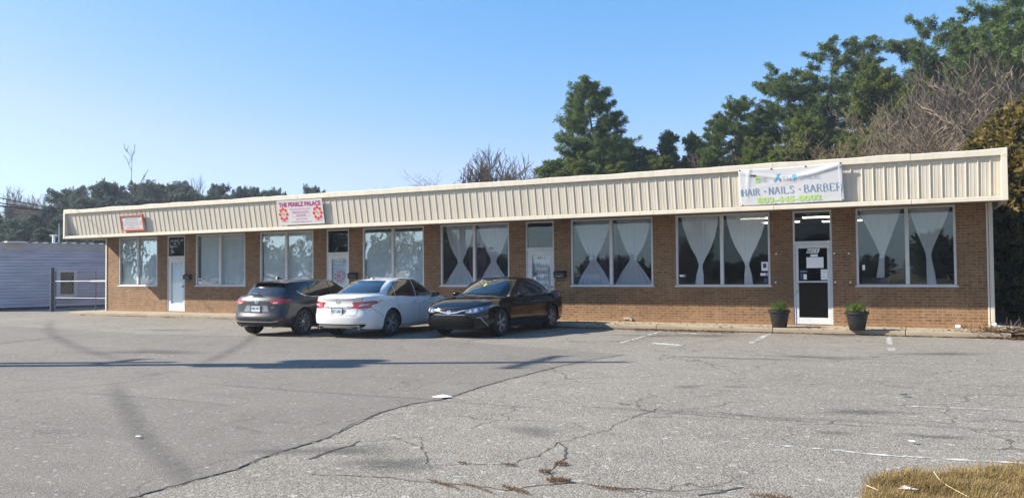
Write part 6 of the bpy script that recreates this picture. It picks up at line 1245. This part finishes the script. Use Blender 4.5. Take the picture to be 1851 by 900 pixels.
# ------------------------------------------------------------------ grey hatchback seen from behind
def det_grey(L):
    dc, st, root = L['decal'], L['strip_'], L['root']
    dc('rear_window', [(-.58,1.04),(.58,1.04),(.60,1.08),(.50,1.315),(.30,1.335),(-.30,1.335),(-.50,1.315),(-.60,1.08)], 'B', 'glass', grid=.06); dc('windshield', [(-.60,1.0),(.60,1.0),(.50,1.37),(-.50,1.37)], 'F', 'glass', grid=.06)
    dc('side_window', [(.92,.985),(.10,1.37),(-.02,1.38),(-.10,1.38),(-.10,.975)], 'L', 'glass', grid=.06, mirror=True); dc('side_window', [(-.14,.975),(-.14,1.38),(-.60,1.37),(-.95,1.335),(-1.00,1.0)], 'L', 'glass', grid=.06, mirror=True)
    dc('side_window', [(-1.03,1.005),(-.99,1.32),(-1.20,1.26),(-1.42,1.14),(-1.38,1.10),(-1.20,1.03)], 'L', 'glass', grid=.05, mirror=True)
    st('window_trim', [(.6,.965),(-.10,.962),(-1.0,.985),(-1.20,1.012),(-1.40,1.085),(-1.46,1.135)], 'L', .022, 'chrome', off=.006, mirror=True)
    side_lines(L, [[(1.0,.93),(1.0,.60),(.95,.40),(.92,.27)], [(-.12,.965),(-.12,.27)], [(-1.08,.98),(-1.10,.82),(-1.0,.64),(-.95,.5),(-.90,.27)], [(.92,.265),(-.90,.265)]])
    mb = MB(); VV = []                       # roof spoiler
    for y in np.linspace(-.56, .56, 15): q = (y/.56)**2; VV += [Vector((-1.50+.03*q, y, 1.405-.035*q)), Vector((-1.80+.08*q, y, 1.375-.035*q)), Vector((-1.79+.08*q, y, 1.345-.035*q)), Vector((-1.52+.03*q, y, 1.35-.035*q))]
    mb.add(VV, [(4*i+j, 4*i+(j+1)%4, 4*i+4+(j+1)%4, 4*i+4+j) for i in range(14) for j in range(4)]+[(0,1,2,3), (59,58,57,56)]); mb.build('roof_spoiler', CM['grey'], root, smooth=40)
    st('tailgate_gap', [(-.64,1.0),(-.62,.86),(-.60,.74),(-.52,.62),(-.44,.60),(.44,.60),(.52,.62),(.60,.74),(.62,.86),(.64,1.0)], 'B', .010, 'seam', off=.0025)
    dc('plate_recess', [(-.44,.62),(.44,.62),(.36,.80),(.28,.82),(-.28,.82),(-.36,.80)], 'B', 'seam', off=.003, grid=.06); dc('plate_panel', [(-.40,.625),(.40,.625),(.33,.775),(-.33,.775)], 'B', M('plate panel paint', (.2,.2,.22), .3, .5, coat=1), off=.007, grid=.06)
    dc('tail_light', [(.42,.865),(.50,.90),(.66,.915),(.86,.955),(.84,.87),(.72,.82),(.52,.81)], 'B', 'red', off=.006, grid=.04, mirror=True); dc('tail_light', [(-2.18,.825),(-1.98,.87),(-1.86,.935),(-1.90,.955),(-2.10,.945),(-2.22,.92)], 'L', 'red', off=.006, grid=.04, mirror=True)
    dc('tail_light_lens', [(.50,.83),(.62,.835),(.64,.865),(.52,.86)], 'B', 'redl', off=.012, grid=.03, mirror=True)
    st('badge', [(.055*cos(a), .875+.045*sin(a)) for a in np.linspace(0, 2*pi, 17)], 'B', .012, 'chrome', off=.008); st('badge', [(-.05,.89),(-.02,.865),(0,.875),(.02,.865),(.05,.89)], 'B', .012, 'chrome', off=.010)
    mb = MB(); (h, nn, _, _), dr = L['project']((-.50, .735), 'B'); fit_text(mb, 'i GT', (h.x-.02, -.50, .735), Vector((0,-1,0)), Vector((0,0,1)), .12, .035, bold=.02); mb.build('badge_lettering', CM['chrome'], root)
    plate(L, 'B', 0, .70, 'NFJ 293')
    st('bumper_step', [(-.68,.395),(-.5,.375),(.5,.375),(.68,.395)], 'B', .035, 'silver', off=.006); dc('diffuser', [(-.66,.35),(.66,.35),(.60,.245),(-.60,.245)], 'B', 'trim', off=.004, grid=.06)
    dc('reflector', [(.60,.405),(.78,.43),(.76,.465),(.62,.435)], 'B', 'red', off=.007, grid=.04, mirror=True)
    for s_ in (1, -1):
        mb = MB(); mb.lathe([(.032,-.09),(.040,-.09),(.040,.09),(.032,.09),(.032,-.09)], 16, (-2.03, s_*.50, .265), 'x'); mb.build('exhaust_tip', CM['chrome'], root, smooth=40)
    st('rear_wiper', [(.02,1.045),(.30,1.075),(.42,1.078)], 'B', .016, 'trim', off=.014)
    mb = MB(); mb.prism([(-.12,0),(.10,0),(-.04,.07),(-.08,.075)], -.02, .02, 'y'); mb.v = [(x-1.30, y, z+1.435) for x, y, z in mb.v]; mb.build('roof_antenna', CM['trim'], root)
    mirror_(L, .66, .97, 1.0, CM['grey']); handle_(L, -.36, .86, CM['grey']); handle_(L, .18, .85, CM['grey'])
grey = dict(sedan, paint='grey', detail=det_grey, rim='rims', spokes=10, spoke_pair=(0,), spoke_w=.018, wf=1.33, wr=-1.36, track=.785,
 plan=[(2.22,0),(2.21,.25),(2.17,.52),(2.06,.74),(1.86,.86),(1.5,.89),(1.0,.898),(0,.90),(-1.0,.898),(-1.5,.89),(-1.90,.85),(-2.10,.73),(-2.18,.5),(-2.21,.25),(-2.22,0)],
 zbot=[(-2.22,.28),(-2.0,.24),(-1.5,.20),(1.4,.19),(2.0,.19),(2.22,.22)], zedge=[(-2.22,.98),(-2.1,1.0),(-1.7,1.015),(-1.0,.985),(0,.95),(.9,.935),(1.3,.885),(1.75,.80),(2.02,.73),(2.16,.675),(2.22,.66)],
 crown=[(-2.22,.02),(-2.0,.04),(-1.2,.07),(.9,.085),(1.4,.085),(1.9,.06),(2.16,.02),(2.22,0)], rear=[(.2,.12),(.3,.05),(.42,0),(.52,.01),(.58,.05),(.75,.08),(.90,.10),(1.0,.16)],
 gbase=[(1.22,0,.985),(1.18,.35,.975),(1.06,.62,.955),(.84,.765,.93),(.3,.79,.93),(-.4,.79,.94),(-1.0,.785,.96),(-1.5,.76,.98),(-1.85,.62,.985),(-1.98,.32,.985),(-2.0,0,.985)],
 gtop=[(.34,0,1.40),(.32,.28,1.395),(.26,.46,1.385),(.08,.57,1.385),(-.15,.595,1.395),(-.55,.60,1.395),(-.95,.59,1.385),(-1.32,.56,1.365),(-1.56,.45,1.355),(-1.62,.24,1.36),(-1.63,0,1.365)])
CG = car('parked_car', 'dark grey hatchback with a rear wiper, parked nose in, leftmost of the three cars', grey)
def park(o, px, py, lx, ly, head):
    """puts the point lx, ly of the car on the ground point seen at px, py; head = compass angle of the nose"""
    g = G(px, py); q = Matrix.Rotation(head, 2)@Vector((lx, ly)); o.location = (g.x-q.x, g.y-q.y, ZL+.008); o.rotation_euler = (0, 0, head)
park(CB, 906, 608, 1.42, .87, R(-90-2.5))
park(CW, 708, 608, -1.355, -.87, R(90+2))
park(CG, 549, 606, -1.36, -.86, R(90+2))

# ---- air: one even box of thin haze round everything
zz = MB(); zz.box(-420, 420, -160, 420, ZL-1.2, 40)
def hz():
    t = NT('thin winter haze'); t.t.nodes.remove(t.b); v_ = t.n('VolumePrincipled', {'Color': (.78,.88,1,1), 'Density': .0006, 'Anisotropy': .2}); t.link(v_.outputs[0], t.out.inputs['Volume']); return t.m
hb = zz.build('haze', hz()); tag(hb, kind='stuff')
